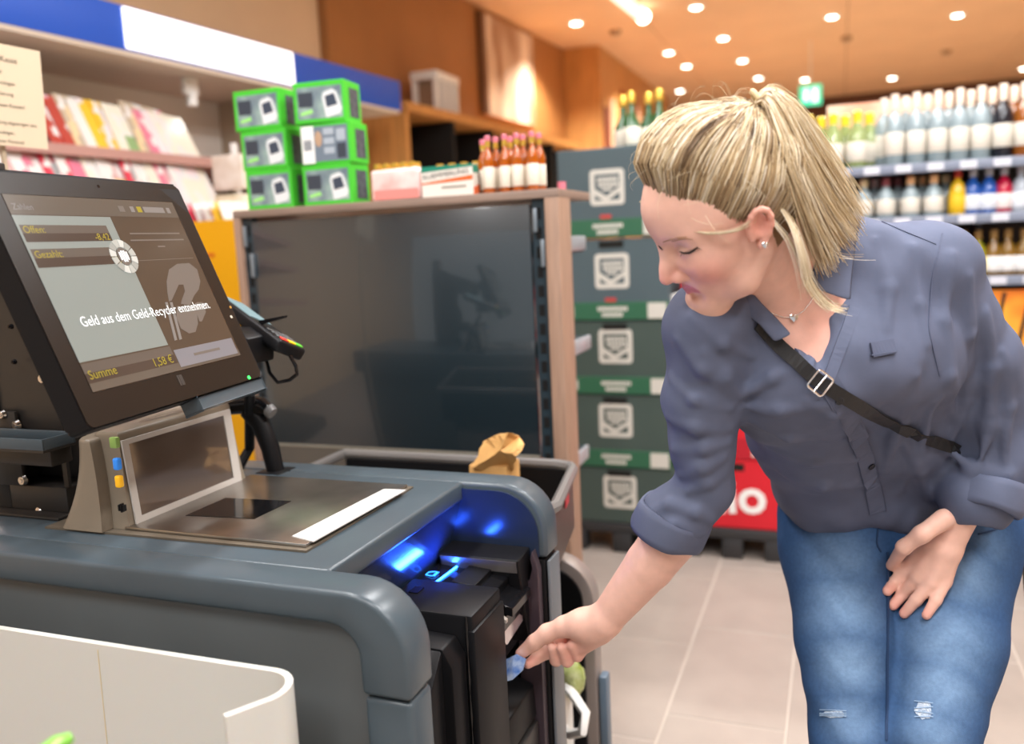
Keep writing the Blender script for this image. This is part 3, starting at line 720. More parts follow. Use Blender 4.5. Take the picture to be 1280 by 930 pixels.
h0 = lambda px, py, y=1.30: Vector(ony(px, py, y))
obj('privacy_hood', B().prism([(-0.05, -0.03), (0.03, -0.03), (0.036, 0.018), (0.0, 0.034), (-0.05, 0.034)], 1, -0.05, 0.03, 0.004, 2, Matrix.Translation(h0(312, 432, 1.28))), m_black, ct)
obj('wing', B().prism([(-0.02, 0.0), (0.035, 0.012), (0.036, 0.016), (-0.02, 0.008)], 1, 0, 0.012, 0, 1, Matrix.Translation(h0(335, 406, 1.30))), m_black, ct)
obj('ring_handle', B().tube([h0(332, 447), h0(337, 466), h0(347, 478), h0(362, 475), h0(371, 468), h0(370, 458), h0(360, 440), h0(355, 434)], 0.0035, 8), m_blackg, ct)
obj('holder_stem', B().tube([h0(315, 455, 1.31), h0(312, 490, 1.33), h0(312, 560, 1.38), Vector((h0(312, 575, 1.38).x, 1.34, 0.882))], 0.010, 10), m_black, ct)

# ================================================================== CASH RECYCLER
cr = thing('cash_recycler', (-0.575, 1.22, 0.30), 'black cash recycler module with blue glowing coin tray set into the counter', 'cash machine')
# near block
obj('near_block', B().box((-0.662, 1.09, 0.30), (-0.505, 1.205, 0.757), 0.005, 2), m_black, cr)
obj('block_panel', B().box((-0.6, 1.0885, 0.32), (-0.515, 1.0905, 0.70), 0.001), m_black, cr)
obj('front_ridge', B().box((-0.512, 1.085, 0.30), (-0.500, 1.205, 0.735), 0.003, 2), m_black, cr)
obj('fluff_seal', B().tube([(-0.514, 1.088, 0.757 - 0.02 * i) for i in range(14)], [0.0018 + 0.0012 * ((i * 7) % 3) for i in range(14)], 6), m_blackg, cr)
# sloping tray bed with LED strip
def tray_z(x): return 0.744 - (x + 0.634) * 0.10
obj('tray_bed', B().prism([(-0.660, 0.60), (-0.53, 0.60), (-0.53, tray_z(-0.53)), (-0.660, tray_z(-0.660))], 1, 1.205, 1.335), m_blackg, cr)
m_led = mat('led_blue', (0.02, 0.1, 1), 0.4, emit=(0.015, 0.17, 1.0), es=26)
a = onz(539, 733, 0.744); b_ = onz(571, 709, 0.744)
obj('led_strip', B().tube([a + np.array([0.0, 0, 0.001]), b_ + np.array([0.0, 0, 0.001])], 0.0018, 6), m_led, cr)
# little coin pictogram glowing beside the strip
ia = Vector((a[0] - 0.016, (a[1] + b_[1]) / 2, 0.7475))
ic = B().tube([ia + Vector(v) for v in ((-0.004, -0.010, 0), (-0.012, -0.008, 0), (-0.012, 0.004, 0), (-0.004, 0.008, 0), (0.002, 0.008, 0), (0.002, -0.010, 0), (-0.004, -0.010, 0))], 0.0007, 5)
ic.tube([ia + Vector((0.005, -0.010, 0)), ia + Vector((0.005, 0.008, 0))], 0.0008, 5)
obj('coin_pictogram', ic, mat('led_blue_soft', (0.02, 0.1, 1), 0.4, emit=(0.03, 0.3, 1.0), es=4), cr)
ld = bpy.data.lights.new('led_glow', 'AREA'); ld.shape = 'RECTANGLE'; ld.size = 0.09; ld.size_y = 0.01; ld.energy = 0.8; ld.color = (0.02, 0.10, 1.0)
lo = bpy.data.objects.new('led_glow', ld); C.objects.link(lo); lo.location = (a[0] + 0.002, (a[1] + b_[1]) / 2, 0.752); lo.rotation_euler = (math.radians(180), 0, math.radians(90))
obj('coin_lid', B().prism([(-0.602, 0.737), (-0.56, 0.733), (-0.56, 0.745), (-0.602, 0.749)], 1, 1.225, 1.30, 0.001, 1), m_black, cr)
obj('coin_bowl', B().prism([(-0.555, 0.70), (-0.50, 0.69), (-0.50, 0.705), (-0.52, 0.712), (-0.555, 0.735)], 1, 1.24, 1.33, 0.001, 1), m_blackg, cr)
obj('bowl_edge', B().prism([(-0.53, 0.735), (-0.512, 0.71), (-0.498, 0.70), (-0.498, 0.695), (-0.515, 0.70), (-0.533, 0.73)], 1, 1.205, 1.213), mat('edge_grey', '#9a948c', 0.35), cr)
# far hood with a pale sloping face and a notched side plate
obj('far_hood', B().prism([(1.300, 0.742), (1.296, 0.766), (1.356, 0.770), (1.356, 0.60), (1.335, 0.60)], 0, -0.660, -0.508, 0.002, 1), m_black, cr)
obj('hood_face', B().prism([(1.2985, 0.742), (1.2945, 0.763), (1.2965, 0.763), (1.3005, 0.742)], 0, -0.655, -0.512), mat('hood_grey', '#55514f', 0.32), cr)
m_plate_glow = mat('side_plate', '#4a3f46', 0.3, 0.3)  # purple cast of the slot's blue light painted into the plate
obj('side_plate', B().prism([(-0.53, 0.34), (-0.488, 0.34), (-0.488, 0.735), (-0.498, 0.768), (-0.502, 0.755), (-0.499, 0.737), (-0.505, 0.715), (-0.53, 0.70)], 1, 1.338, 1.357, 0.001, 1), m_plate_glow, cr)
# note slot: dark cavity with lower lip
obj('slot_back', B().box((-0.60, 1.205, 0.46), (-0.575, 1.338, 0.70)), m_gloss, cr)
obj('slot_roof', B().prism([(-0.575, 0.70), (-0.512, 0.668), (-0.512, 0.69), (-0.575, 0.72)], 1, 1.205, 1.338), m_blackg, cr)
obj('slot_lip', B().prism([(-0.60, 0.50), (-0.545, 0.535), (-0.505, 0.52), (-0.502, 0.46), (-0.60, 0.46)], 1, 1.205, 1.338, 0.003, 2), m_black, cr)
obj('lower_panel', B().box((-0.60, 1.206, 0.385), (-0.498, 1.337, 0.452), 0.004, 2), mat('gunmetal', '#3b3938', 0.35, 0.4), cr)
obj('lower_panel', B().box((-0.60, 1.206, 0.30), (-0.498, 1.337, 0.378), 0.004, 2), MATS['gunmetal'], cr)
q = [onx(x, y, -0.515) for x, y in ((625, 797), (646, 765), (656, 772), (634, 806))]
obj('clear_flap', B().quad(*q).quad(*[v + np.array([-0.002, 0, 0]) for v in q]), mat('clear_flap', (0.75, 0.6, 0.62), 0.1, trans=0.6, alpha=0.75), cr, 0)
ld = bpy.data.lights.new('slot_glow', 'AREA'); ld.size = 0.05; ld.energy = 2.2; ld.color = (0.03, 0.08, 1.0)
lo = bpy.data.objects.new('slot_glow', ld); C.objects.link(lo); lo.location = (-0.55, 1.27, 0.668); lo.rotation_euler = (0, math.radians(-50), 0)
obj('slot_lamp', B().box((-0.565, 1.245, 0.676), (-0.535, 1.295, 0.682)), m_led, cr)
# keyhole badge and coin unit
p = onz(515, 737, 0.7575)
obj('key_badge', B().box((p[0] - 0.0, p[1] - 0.012, 0.757), (p[0] + 0.016, p[1] + 0.012, 0.7585)), m_blackg, cr)
cu_ = thing('coin_unit', (-0.575, 1.02, 0.30), 'black coin acceptor unit with slanted scoop beside the cash recycler', 'coin unit')
obj('unit_body', B().prism([(-0.662, 0.30), (-0.515, 0.30), (-0.515, 0.70), (-0.53, 0.728), (-0.662, 0.735)], 1, 1.035, 1.084, 0.003, 2), m_black, cu_)
obj('scoop', B().prism([(0.955, 0.31), (1.034, 0.31), (1.034, 0.72), (0.99, 0.67), (0.955, 0.62)], 0, -0.662, -0.575, 0.003, 2), m_black, cu_)
obj('scoop_cheek', B().prism([(0.955, 0.31), (1.034, 0.31), (1.034, 0.727), (0.955, 0.64)], 0, -0.573, -0.53, 0.003, 2), m_black, cu_)
obj('guide_post', B().box((-0.555, 0.935, 0.30), (-0.515, 0.953, 0.66), 0.005, 2), m_black, cu_)
# banknote
bn = [onx(x, y, X) for x, y, X in ((629, 826, -0.53), (627, 853, -0.52), (640, 850, -0.508), (653, 838, -0.492), (657, 824, -0.485), (645, 818, -0.50))]
bb_ = B(); n1 = [bb_.bm.verts.new(v) for v in bn]; n2 = [bb_.bm.verts.new(v + np.array([0.0, 0.004, -0.0015])) for v in bn]
bb_.bm.faces.new(n1); bb_.bm.faces.new(n2[::-1])
for i in range(6): bb_.bm.faces.new([n1[i], n2[i], n2[(i + 1) % 6], n1[(i + 1) % 6]])
tag(obj('banknote', bb_, mat('banknote', '#4f7cc9', 0.6, vs=70, col2='#b9cdea'), None, 30), 'bluish banknote held between thumb and finger at the note slot', 'banknote')

# ================================================================== WHITE ACRYLIC GUARD AND LEAF
gd = thing('acrylic_guard', (-1.0, 0.80, 0), 'low milky white acrylic guard with a rounded return in front of the counter', 'guard')
def gpath():
    pts = [(-1.75, 0.80), (-1.2, 0.80), (-0.72, 0.80)]
    pts += [(-0.635 + 0.045 * math.cos(math.radians(a)), 0.755 + 0.045 * math.sin(math.radians(a))) for a in range(90, -41, -13)]
    pts += [(-0.622, 0.69)]
    return pts
gp = gpath(); gb = B(); T_ = 0.009; ringsA = []
for i, (x, y) in enumerate(gp):
    a = gp[max(0, i - 1)]; c = gp[min(len(gp) - 1, i + 1)]; dx, dy = c[0] - a[0], c[1] - a[1]; l = math.hypot(dx, dy); nx, ny = -dy / l, dx / l
    zt_ = 0.797 + 0.006 * max(0, (x + 1.75)) if i < 3 else 0.804
    ringsA.append([gb.bm.verts.new((x, y, 0.02)), gb.bm.verts.new((x, y, zt_)), gb.bm.verts.new((x - nx * T_, y - ny * T_, zt_)), gb.bm.verts.new((x - nx * T_, y - ny * T_, 0.02))])
for a, b in zip(ringsA, ringsA[1:]):
    for k in range(4): gb.bm.faces.new([a[k], a[(k + 1) % 4], b[(k + 1) % 4], b[k]])
gb.bm.faces.new(ringsA[0]); gb.bm.faces.new(ringsA[-1][::-1])
obj('acrylic_sheet', gb, mat('milky_acrylic', '#c6c6c0', 0.35, sss=0.15), gd, 50)
p = ony(127, 870, 0.79)
obj('sheet_seam', B().tube([ony(122, 812, 0.7905), ony(134, 930, 0.7905)], 0.0006, 6), mat('seam_line', '#cfbf9a', 0.5), gd)
obj('guard_foot', B().box((-1.75, 0.77, 0), (-0.65, 0.83, 0.02)), m_black, gd)
lf = thing('leek_leaf', P(60, 960, 0.72), 'cut green leaf tip of a vegetable poking up inside the white guard', 'vegetable')
obj('leaf_blade', B().tube([P(20, 1000, 0.70), P(55, 950, 0.71), P(75, 930, 0.72), P(90, 920, 0.725)], [0.016, 0.013, 0.009, 0.004], 10), mat('leek_green', '#6fae3c', 0.45, var=0.25, vs=60, stretch=(1, 1, 1)), lf)
obj('leaf_vein', B().tube([P(22, 996, 0.69), P(56, 945, 0.70), P(77, 924, 0.715)], 0.002, 6), mat('leek_pale', '#b5d98a', 0.45), lf)

# ================================================================== BAGGING AREA BEHIND
bg_ = thing('bagging_stand', (-0.8, 1.65, 0), 'dark bagging stand with open rim tray and rounded end cheek behind the checkout', 'bagging stand')
zr = 0.80
rim = [(-1.16, 1.80), (-0.60, 1.80), (-0.565, 1.79), (-0.55, 1.765), (-0.505, 1.50), (-0.51, 1.47), (-0.54, 1.455), (-1.16, 1.455)]
obj('rim', B().tube([(x, y, zr) for x, y in rim], 0.012, 8, closed=True), mat('rim_grey', '#6d6a68', 0.35), bg_)
obj('tray_side', B().prism([(-0.556, 1.78), (-0.512, 1.50), (-0.522, 1.50), (-0.566, 1.78)], 2, 0.66, 0.79), mat('tray_dark', '#4d423d', 0.4), bg_)
obj('tray_back', B().box((-1.15, 1.785, 0.66), (-0.57, 1.795, 0.79)), m_black, bg_)
obj('tray_floor', B().prism([(-1.15, 1.47), (-0.53, 1.47), (-0.523, 1.50), (-0.567, 1.785), (-1.15, 1.785)], 2, 0.655, 0.665), mat('floor_grey', '#77726d', 0.4), bg_)
obj('red_mark', B().prism([(-0.540, 1.69), (-0.532, 1.64), (-0.530, 1.64), (-0.538, 1.69)], 2, 0.75, 0.788), mat('red_mark', '#b8303a', 0.4), bg_)
prof = [(-1.1, 0.60)] + arc(-0.605, 0.50, 0.10, 90, 0) + [(-0.505, 0.02), (-1.1, 0.02)]
obj('end_cheek', B().prism(prof, 1, 1.74, 1.79, 0.006, 2), mat('warm_grey', '#8f8580', 0.35, 0.2), bg_)
prof = [(-1.1, 0.575)] + arc(-0.605, 0.50, 0.075, 90, 0) + [(-0.53, 0.02), (-1.1, 0.02)]
obj('cheek_inset', B().prism(prof, 1, 1.732, 1.741), m_black, bg_)
obj('stand_leg', B().box((-1.12, 1.5, 0), (-1.06, 1.73, 0.655)), m_black, bg_)
obj('stand_body', B().box((-1.05, 1.5, 0.05), (-0.62, 1.73, 0.655), 0.01), m_black, bg_)
obj('bracket', B().box((-0.503, 1.75, 0.10), (-0.485, 1.785, 0.32), 0.004), mat('blue_grey', '#5b6c7c', 0.4), bg_)
# shopping bag of salad with a white paper handle
sb = thing('shopping_bag', (-0.56, 1.62, 0.1), 'clear bag of green salad with white looped paper band beside the cheek', 'bag')
g = [ony(x, y, 1.66) for x, y in ((696, 835), (735, 822), (722, 855), (705, 870))]
bg2 = B().sphere(tuple((g[0] + g[1] + g[2] + g[3]) / 4), 1, (0.03, 0.025, 0.045), 14, 10)
for v in bg2.bm.verts: v.co += Vector((rnd.uniform(-1, 1), rnd.uniform(-1, 1), rnd.uniform(-1, 1))) * 0.004
obj('salad_bag', bg2, mat('salad_green', '#a9b85a', 0.2, vs=40, col2='#dfe6b0'), sb)
def band(pts, w, t=0.0012):
    bm = B(); rows = []
    for p in pts: rows.append((bm.bm.verts.new((p[0], p[1], p[2] - w / 2)), bm.bm.verts.new((p[0], p[1], p[2] + w / 2))))
    for a, b in zip(rows, rows[1:]): bm.bm.faces.new([a[0], b[0], b[1], a[1]])
    bmesh.ops.solidify(bm.bm, geom=bm.bm.faces[:], thickness=t); return bm
lp_ = [ony(x, y, Y) for x, y, Y in ((700, 850, 1.66), (716, 868, 1.62), (732, 892, 1.58), (728, 915, 1.56), (712, 918, 1.58), (700, 905, 1.62), (699, 880, 1.66))]
obj('paper_band', B().tube(lp_, 0.011, 6), mat('paper_white', (0.82, 0.81, 0.78), 0.6), sb, 60)
obj('bag_body', B().box((-0.60, 1.60, 0.06), (-0.545, 1.70, 0.34), 0.02, 3), MATS['paper_white'], sb)
# crumpled brown paper bag standing in the bagging tray
pc = ony(622, 575, 1.66)
cl = [(590, 586), (604, 552), (618, 545), (635, 541), (650, 545), (656, 556), (646, 570), (640, 590)]
pb2 = B()
fr = [pb2.bm.verts.new(ony(x, y, 1.64 + 0.02 * ((i * 5) % 3 - 1))) for i, (x, y) in enumerate(cl)]
bk2 = [pb2.bm.verts.new(ony(x * 0.9 + 62, y, 1.70 + 0.015 * ((i * 7) % 3 - 1))) for i, (x, y) in enumerate(cl)]
cen = pb2.bm.verts.new(ony(626, 563, 1.615)); cen2 = pb2.bm.verts.new(ony(612, 572, 1.65))
for i in range(len(cl)):
    j = (i + 1) % len(cl)
    pb2.bm.faces.new([fr[i], fr[j], cen]); pb2.bm.faces.new([fr[j], fr[i], bk2[i], bk2[j]])
pb2.bm.faces.new(bk2)
bx0 = ony(592, 580, 1.66); bx1 = ony(640, 580, 1.66)
pbg = thing('paper_bag', (pc[0], 1.66, 0.665), 'crumpled brown paper bag standing in the bagging tray', 'paper bag')
m_kraft = mat('kraft_paper', '#c99a5c', 0.7, var=0.12, vs=18, bump=0.5, bs=40)
bmesh.ops.triangulate(pb2.bm, faces=pb2.bm.faces[:]); bmesh.ops.subdivide_edges(pb2.bm, edges=pb2.bm.edges[:], cuts=3, use_grid_fill=True)
for v in pb2.bm.verts: v.co += Vector((math.sin(v.co.z * 210 + v.co.x * 90), math.sin(v.co.x * 260 + v.co.z * 70), 0.6 * math.sin(v.co.x * 180 - v.co.z * 120))) * 0.0022
obj('crumpled_top', pb2, m_kraft, pbg, 25)
obj('bag_body', B().box((bx0[0], 1.63, 0.666), (bx1[0], 1.71, bx0[2] + 0.006), 0.006, 2), m_kraft, pbg)
# ================================================================== LOW SHELF UNIT WITH DARK BACK PANEL
YS = 2.10
su = thing('shelf_unit', (-1.15, 2.3, 0), 'wood framed shelf unit with large dark back panel and slotted rails', 'shelf')
m_oak = mat('grey_oak', '#9a7d6a', 0.5, var=0.16, vs=9, stretch=(14, 14, 0.7), bump=0.05, bs=120)
m_oakh = mat('grey_oak_top', '#8f7a6d', 0.5, var=0.14, vs=9, stretch=(0.7, 14, 14))
TL_ = ony(290, 262, YS); TR = ony(697, 238, YS)
x0, x1, zt2 = TL_[0], TR[0], 1.437
DP = 0.30
xi1 = ony(680, 250, YS)[0]
obj('top_board', B().box((x0, YS, zt2 - 0.022), (x1, YS + DP, zt2), 0.001), m_oakh, su)
obj('side_board', B().box((x0, YS, 0.02), (x0 + 0.022, YS + DP, zt2 - 0.0222), 0.001), m_oak, su)
obj('side_board', B().box((xi1, YS, 0.02), (x1, YS + 0.105, zt2 - 0.0222), 0.001), m_oak, su)
m_pan = mat('dark_panel', '#1d2a31', 0.25, bump=0.01, bs=600, spec=1.0, coat=1.0)
obj('back_panel', B().box((x0 + 0.055, YS + 0.012, 0.735), (xi1 - 0.045, YS + 0.03, zt2 - 0.035), 0.002), m_pan, su)
obj('back_panel', B().box((x0 + 0.055, YS + 0.012, 0.08), (xi1 - 0.045, YS + 0.03, 0.729), 0.002), m_pan, su)
obj('panel_seam', B().box((x0 + 0.055, YS + 0.010, 0.729), (xi1 - 0.045, YS + 0.014, 0.735)), mat('seam_metal', '#8a8578', 0.4), su)
m_rail = mat('rail_dark', '#26343c', 0.35)
hole = mat('slot_black', (0.002, 0.002, 0.002), 0.9)
for xr in (x0 + 0.039, xi1 - 0.022):
    rl = obj('slotted_rail', B().box((xr - 0.017, YS + 0.014, 0.06), (xr + 0.017, YS + 0.04, zt2 - 0.024)), m_rail, su)
    for k in range(20):
        z = zt2 - 0.06 - k * 0.05
        obj('slot', B().box((xr - 0.008, YS + 0.0125, z - 0.015), (xr + 0.008, YS + 0.0145, z + 0.015), 0.002, 1), hole, rl)
    for (o, za, zb) in ((-0.006, 1.33, 1.39), (0.012, 1.24, 1.31)):
        obj('hook_plate', B().box((xr + o - 0.006, YS + 0.004, za), (xr + o + 0.004, YS + 0.0125, zb), 0.001), mat('hook_grey', '#8f9aa3', 0.35, 0.5), su)
obj('base_board', B().box((x0, YS, 0), (x1, YS + 0.1, 0.02)), m_oak, su)
# shelf brackets sticking out to the right on the far side
for (px, py) in ((711, 305), (718, 433), (716, 575)):
    p = ony(px, py, YS + 0.25)
    obj('shelf_end', B().box((x1 - 0.25, YS + 0.15, p[2] - 0.025), (p[0] + 0.012, YS + 0.36, p[2] + 0.02), 0.004), m_rail, su)
    obj('price_rail', B().box((p[0] + 0.008, YS + 0.14, p[2] - 0.02), (p[0] + 0.02, YS + 0.36, p[2] + 0.022), 0.004), mat('price_rail', '#9aa0a6', 0.3), su)
# ---- goods on top
ZT = zt2 + 0.0005
m_green = mat('carton_green', '#45bf33', 0.42)
m_art = mat('carton_art', '#5d6a7c', 0.4, vs=16, col2='#a3bcb0')
m_dev = mat('device_white', '#dfe3e4', 0.4); m_devd = mat('device_dark', '#3d4757', 0.35)
bw, bh, bd = 0.158, 0.113, 0.105
def carton(face):
    t = thing('carton', (0, 0, 0), '', 'box', 'green cartons on the shelf unit', local=True)
    bo = obj('carton_body', B().box((-bw / 2, -bd / 2, 0), (bw / 2, bd / 2, bh), 0.002, 1), m_green, t)
    yf = -bd / 2 - 0.0006
    if face == 'front':
        obj('print_panel', B().box((-bw / 2 + 0.012, yf, 0.012), (bw / 2 - 0.008, yf + 0.0005, bh - 0.014)), m_art, bo)
        Mx = Matrix.Translation((0.038, yf - 0.0006, 0.05)) @ Matrix.Rotation(math.radians(-14), 4, 'Y')
        pl = [(-0.026, -0.032), (0.018, -0.034), (0.027, -0.022), (0.024, 0.026), (0.014, 0.036), (-0.014, 0.036), (-0.022, 0.024)]
        obj('device_print', B().prism(pl, 1, 0, 0.0006, 0, 1, Mx), m_dev, bo)
        obj('device_display', B().prism([(-0.016, -0.006), (0.018, -0.008), (0.017, 0.024), (-0.013, 0.025)], 1, -0.0006, 0, 0, 1, Mx), m_devd, bo)
        obj('print_block', B().box((-bw / 2 + 0.016, yf - 0.0006, 0.045), (-0.018, yf, 0.085)), mat('print_dark', '#39404b', 0.4), bo)
        obj('print_block', B().prism([(-0.06, 0.022), (-0.02, 0.028), (-0.022, 0.038), (-0.058, 0.030)], 1, yf - 0.0006, yf), mat('print_lime', '#9be37a', 0.4), bo)
    else:
        obj('print_panel', B().box((-bw / 2 + 0.004, yf, 0.008), (bw / 2 - 0.008, yf + 0.0005, bh - 0.008)), mat('print_slate', '#6f7d8b', 0.4), bo)
        obj('white_label', B().box((-bw / 2 + 0.003, yf - 0.0006, 0.004), (-bw / 2 + 0.043, yf, bh - 0.006)), white, bo)
        bc = B()
        xq = -bw / 2 + 0.010
        for w_ in (2, 1, 3, 1, 2, 2, 1, 3, 1, 2): bc.box((xq, yf - 0.001, 0.04), (xq + w_ * 0.0008, yf - 0.0005, 0.07)); xq += w_ * 0.0008 + 0.0012
        obj('barcode', bc, m_devd, bo)
        for i in range(3):
            obj('text_block', B().box((-0.005, yf - 0.0006, 0.028 + i * 0.026), (0.028, yf, 0.046 + i * 0.026)), mat('print_pale', '#a9b3bd', 0.4), bo)
        obj('text_block', B().box((0.036, yf - 0.0006, 0.062), (0.064, yf, 0.094)), MATS['print_pale'], bo)
        obj('print_block', B().box((0.036, yf - 0.0006, 0.014), (0.064, yf, 0.055)), MATS['print_dark'], bo)
        obj('watch_print', B().sphere((-0.022, yf, 0.07), 1, (0.012, 0.0008, 0.022), 12, 8), mat('print_tan', '#b7977c', 0.5), bo)
    obj('side_print', B().box((bw / 2, -bd / 2 + 0.03, 0.014), (bw / 2 + 0.0006, bd / 2 - 0.015, bh - 0.018)), mat('print_dark2', '#33393f', 0.4, vs=60, col2='#5b6068'), bo)
    return t
cf = carton('front'); cbk = carton('back')
rows = [[(372, 259, 'f'), (464, 252, 'f')]]
CB = ZT
lab = {(0, 0): 'bottom green device carton at the outer end of the stack', (0, 1): 'bottom green device carton beside the pink pack', (1, 0): 'middle green device carton at the outer end of the stack',
       (1, 1): 'green carton turned back to front, showing a white barcode label', (2, 0): 'top green device carton at the outer end of the stack', (2, 1): 'top green device carton sitting askew above the barcode carton'}
xe = ony(374, 255, YS + 0.06)[0]; xe2 = ony(447, 250, YS + 0.06)[0]
offs = {(0, 0): (0, 0, 0), (0, 1): (0, 0, 1), (1, 0): (-0.006, 0, -1), (1, 1): (0.004, 0.0, 3), (2, 0): (-0.020, 0, 1), (2, 1): (-0.008, -0.004, 6)}
used = {}
for (r, c_), (dx, dy, ang) in offs.items():
    src = cbk if (r, c_) == (1, 1) else cf
    loc = ((xe if c_ == 0 else xe2) - bw / 2 + dx - 0.002, YS + 0.085 + dy, CB + r * (bh + 0.0006))
    if src not in used: used[src] = 1; t = src; t.location = loc; t.rotation_euler = (0, 0, math.radians(ang))
    else: t = dup(src, loc, math.radians(ang))
    t['label'] = lab[(r, c_)]; t['group'] = 'green cartons on the shelf unit'
# ---- bottles
def bottle_kind(name, prof, glass, capc, cap_prof, lab_=None, n=14):
    t = thing(name, (0, 0, 0), '', 'bottle', None, local=True)
    obj('glass_body', B().lathe(prof, n), glass, t, 40)
    obj('cap', B().lathe(cap_prof, n), capc, t, 40)
    if lab_:
        r, z0, z1, m = lab_
        obj('label', B().lathe([(r, z0), (r + 0.0006, z0 + 0.001), (r + 0.0006, z1 - 0.001), (r, z1)], n), m, t, 40)
    return t
m_amber = mat('amber_spirit', '#a8520c', 0.08, spec=0.7, coat=0.4)
m_gold = mat('gold_cap', '#d9b24c', 0.3, 0.6); m_pink = mat('pink_cap', '#d9788a', 0.4)
lblc = mat('bottle_label', '#e6dfcf', 0.6)
ab = bottle_kind('amber_bottle', [(0.014, 0), (0.0155, 0.003), (0.0155, 0.088), (0.010, 0.107), (0.0065, 0.114), (0.0065, 0.138)], m_amber, m_pink, [(0.008, 0.138), (0.008, 0.150), (0.006, 0.152)], (0.0158, 0.015, 0.07, lblc))
obj('neck_foil', B().lathe([(0.0072, 0.122), (0.0074, 0.139)], 12), m_gold, ab)
first = True
k = 0
for (px, dy, has) in ((612, 0.06, 1), (622, 0.10, 0), (633, 0.065, 0), (640, 0.12, 0), (648, 0.062, 0), (656, 0.10, 0), (667, 0.058, 1), (606, 0.13, 0), (676, 0.10, 0)):
    x = ony(px, 236, YS + dy)[0]
    loc = (x, YS + dy, ZT)
    if first: ab.location = loc; t = ab; first = False
    else: t = dup(ab, loc, k * 0.7)
    t['label'] = 'small amber spirit bottle with pink cap on the shelf unit'; t['group'] = 'amber bottles on the shelf unit'; k += 1
mb = bottle_kind('mini_bottle', [(0.013, 0), (0.014, 0.003), (0.014, 0.055), (0.009, 0.070), (0.009, 0.078)], mat('brown_glass', '#5a3218', 0.1, coat=0.4), m_gold, [(0.0105, 0.074), (0.0108, 0.076), (0.0108, 0.094), (0.009, 0.095)])
first = True
for i, px in enumerate((552, 567, 582, 597)):
    yy = YS + 0.12
    loc = (ony(px, 240, yy)[0], yy, ZT)
    if first: mb.location = loc; t = mb; first = False
    else: t = dup(mb, loc)
    t['label'] = 'gold-capped miniature bottle behind the green, white and orange carton'; t['group'] = 'miniatures behind the carton'
# herbal liqueur carton
x0k = ony(528, 245, YS + 0.045)[0]; x1k = ony(592, 243, YS + 0.045)[0]
kb = thing('liqueur_carton', ((x0k + x1k) / 2, YS + 0.07, ZT), 'small green, white and orange liqueur carton with black lettering', 'box')
hk = 0.083
kbo = obj('carton_body', B().box((x0k, YS + 0.045, ZT), (x1k, YS + 0.085, ZT + hk), 0.001, 1), mat('kcarton_white', '#e5e0d6', 0.45), kb)
yk = YS + 0.0444; wk = x1k - x0k
obj('green_band', B().prism([(x0k, ZT + 0.068), (x1k, ZT + 0.076), (x1k, ZT + hk), (x0k, ZT + hk)], 1, yk, yk + 0.0005), mat('band_green', '#16826a', 0.45), kbo)
obj('orange_band', B().prism([(x0k, ZT + 0.036), (x1k, ZT + 0.041), (x1k, ZT + 0.054), (x0k, ZT + 0.040)], 1, yk, yk + 0.0005), mat('band_orange', '#e2672f', 0.45), kbo)
text('lettering', 'KUEMMERLING', 0.018, mat('print_black', '#2a2a2a', 0.5), kbo, frame(Vector((x0k + 0.006, yk - 0.0004, ZT + 0.049)), (1, 0, 0.075), (0, 0, 1)), sx=1.12)
obj('print_line', B().box((x0k + 0.06, yk - 0.0003, ZT + 0.023), (x1k - 0.02, yk, ZT + 0.028)), mat('print_grey', '#8a857c', 0.5), kbo)
obj('side_band', B().prism([(YS + 0.046, ZT + 0.06), (YS + 0.084, ZT + 0.06), (YS + 0.084, ZT + hk - 0.001), (YS + 0.046, ZT + hk - 0.001)], 0, x1k, x1k + 0.0005), MATS['band_green'], kbo)
obj('side_band', B().prism([(YS + 0.046, ZT + 0.001), (YS + 0.084, ZT + 0.001), (YS + 0.084, ZT + 0.03), (YS + 0.046, ZT + 0.02)], 0, x1k, x1k + 0.0005), MATS['band_orange'], kbo)
# pink shrink-wrapped pack of miniatures
x0k = ony(464, 250, YS + 0.045)[0]; x1k = ony(526, 246, YS + 0.045)[0]
pk = thing('pink_pack', ((x0k + x1k) / 2, YS + 0.09, ZT), 'pink film-wrapped pack of gold-capped miniatures between green and white cartons', 'pack')
wb = B().box((x0k, YS + 0.045, ZT), (x1k, YS + 0.115, ZT + 0.088), 0.012, 4)
for v in wb.bm.verts: v.co += Vector((math.sin(v.co.z * 160) * 0.002, math.sin(v.co.x * 90) * 0.002, math.sin(v.co.x * 130) * 0.0018))
obj('film_wrap', wb, mat('pink_film', '#efb3ae', 0.18, vs=14, col2='#f7e8e4', coat=0.4), pk)
obj('printed_band', B().box((x0k + 0.012, YS + 0.0425, ZT + 0.004), (x1k - 0.006, YS + 0.0435, ZT + 0.03)), mat('pink_print', '#e58d86', 0.3), pk)
for i in range(5):
    for j in range(2):
        obj('gold_cap', B().lathe([(0.0085, 0), (0.009, 0.002), (0.009, 0.014), (0.007, 0.015)], 12, (x0k + 0.016 + i * 0.0275, YS + 0.065 + j * 0.03, ZT + 0.0885)), m_gold, pk)
# goods on the lower far-side shelves
lb = mb
for (px, py) in ((708, 262), (704, 258)):
    pass
p = ony(709, 280, YS + 0.25)
b2 = bottle_kind('pale_bottle', [(0.02, 0), (0.021, 0.003), (0.021, 0.08), (0.010, 0.115), (0.010, 0.135)], mat('peach_spirit', '#e6b089', 0.12, coat=0.4), m_pink, [(0.0115, 0.13), (0.0115, 0.152)], (0.0213, 0.02, 0.07, lblc))
zsh = ony(711, 305, YS + 0.25)[2] + 0.022
b2.location = (p[0] - 0.012, YS + 0.25, zsh); b2['label'] = 'pale peach bottle with pink cap on the side shelf of the wood framed unit'
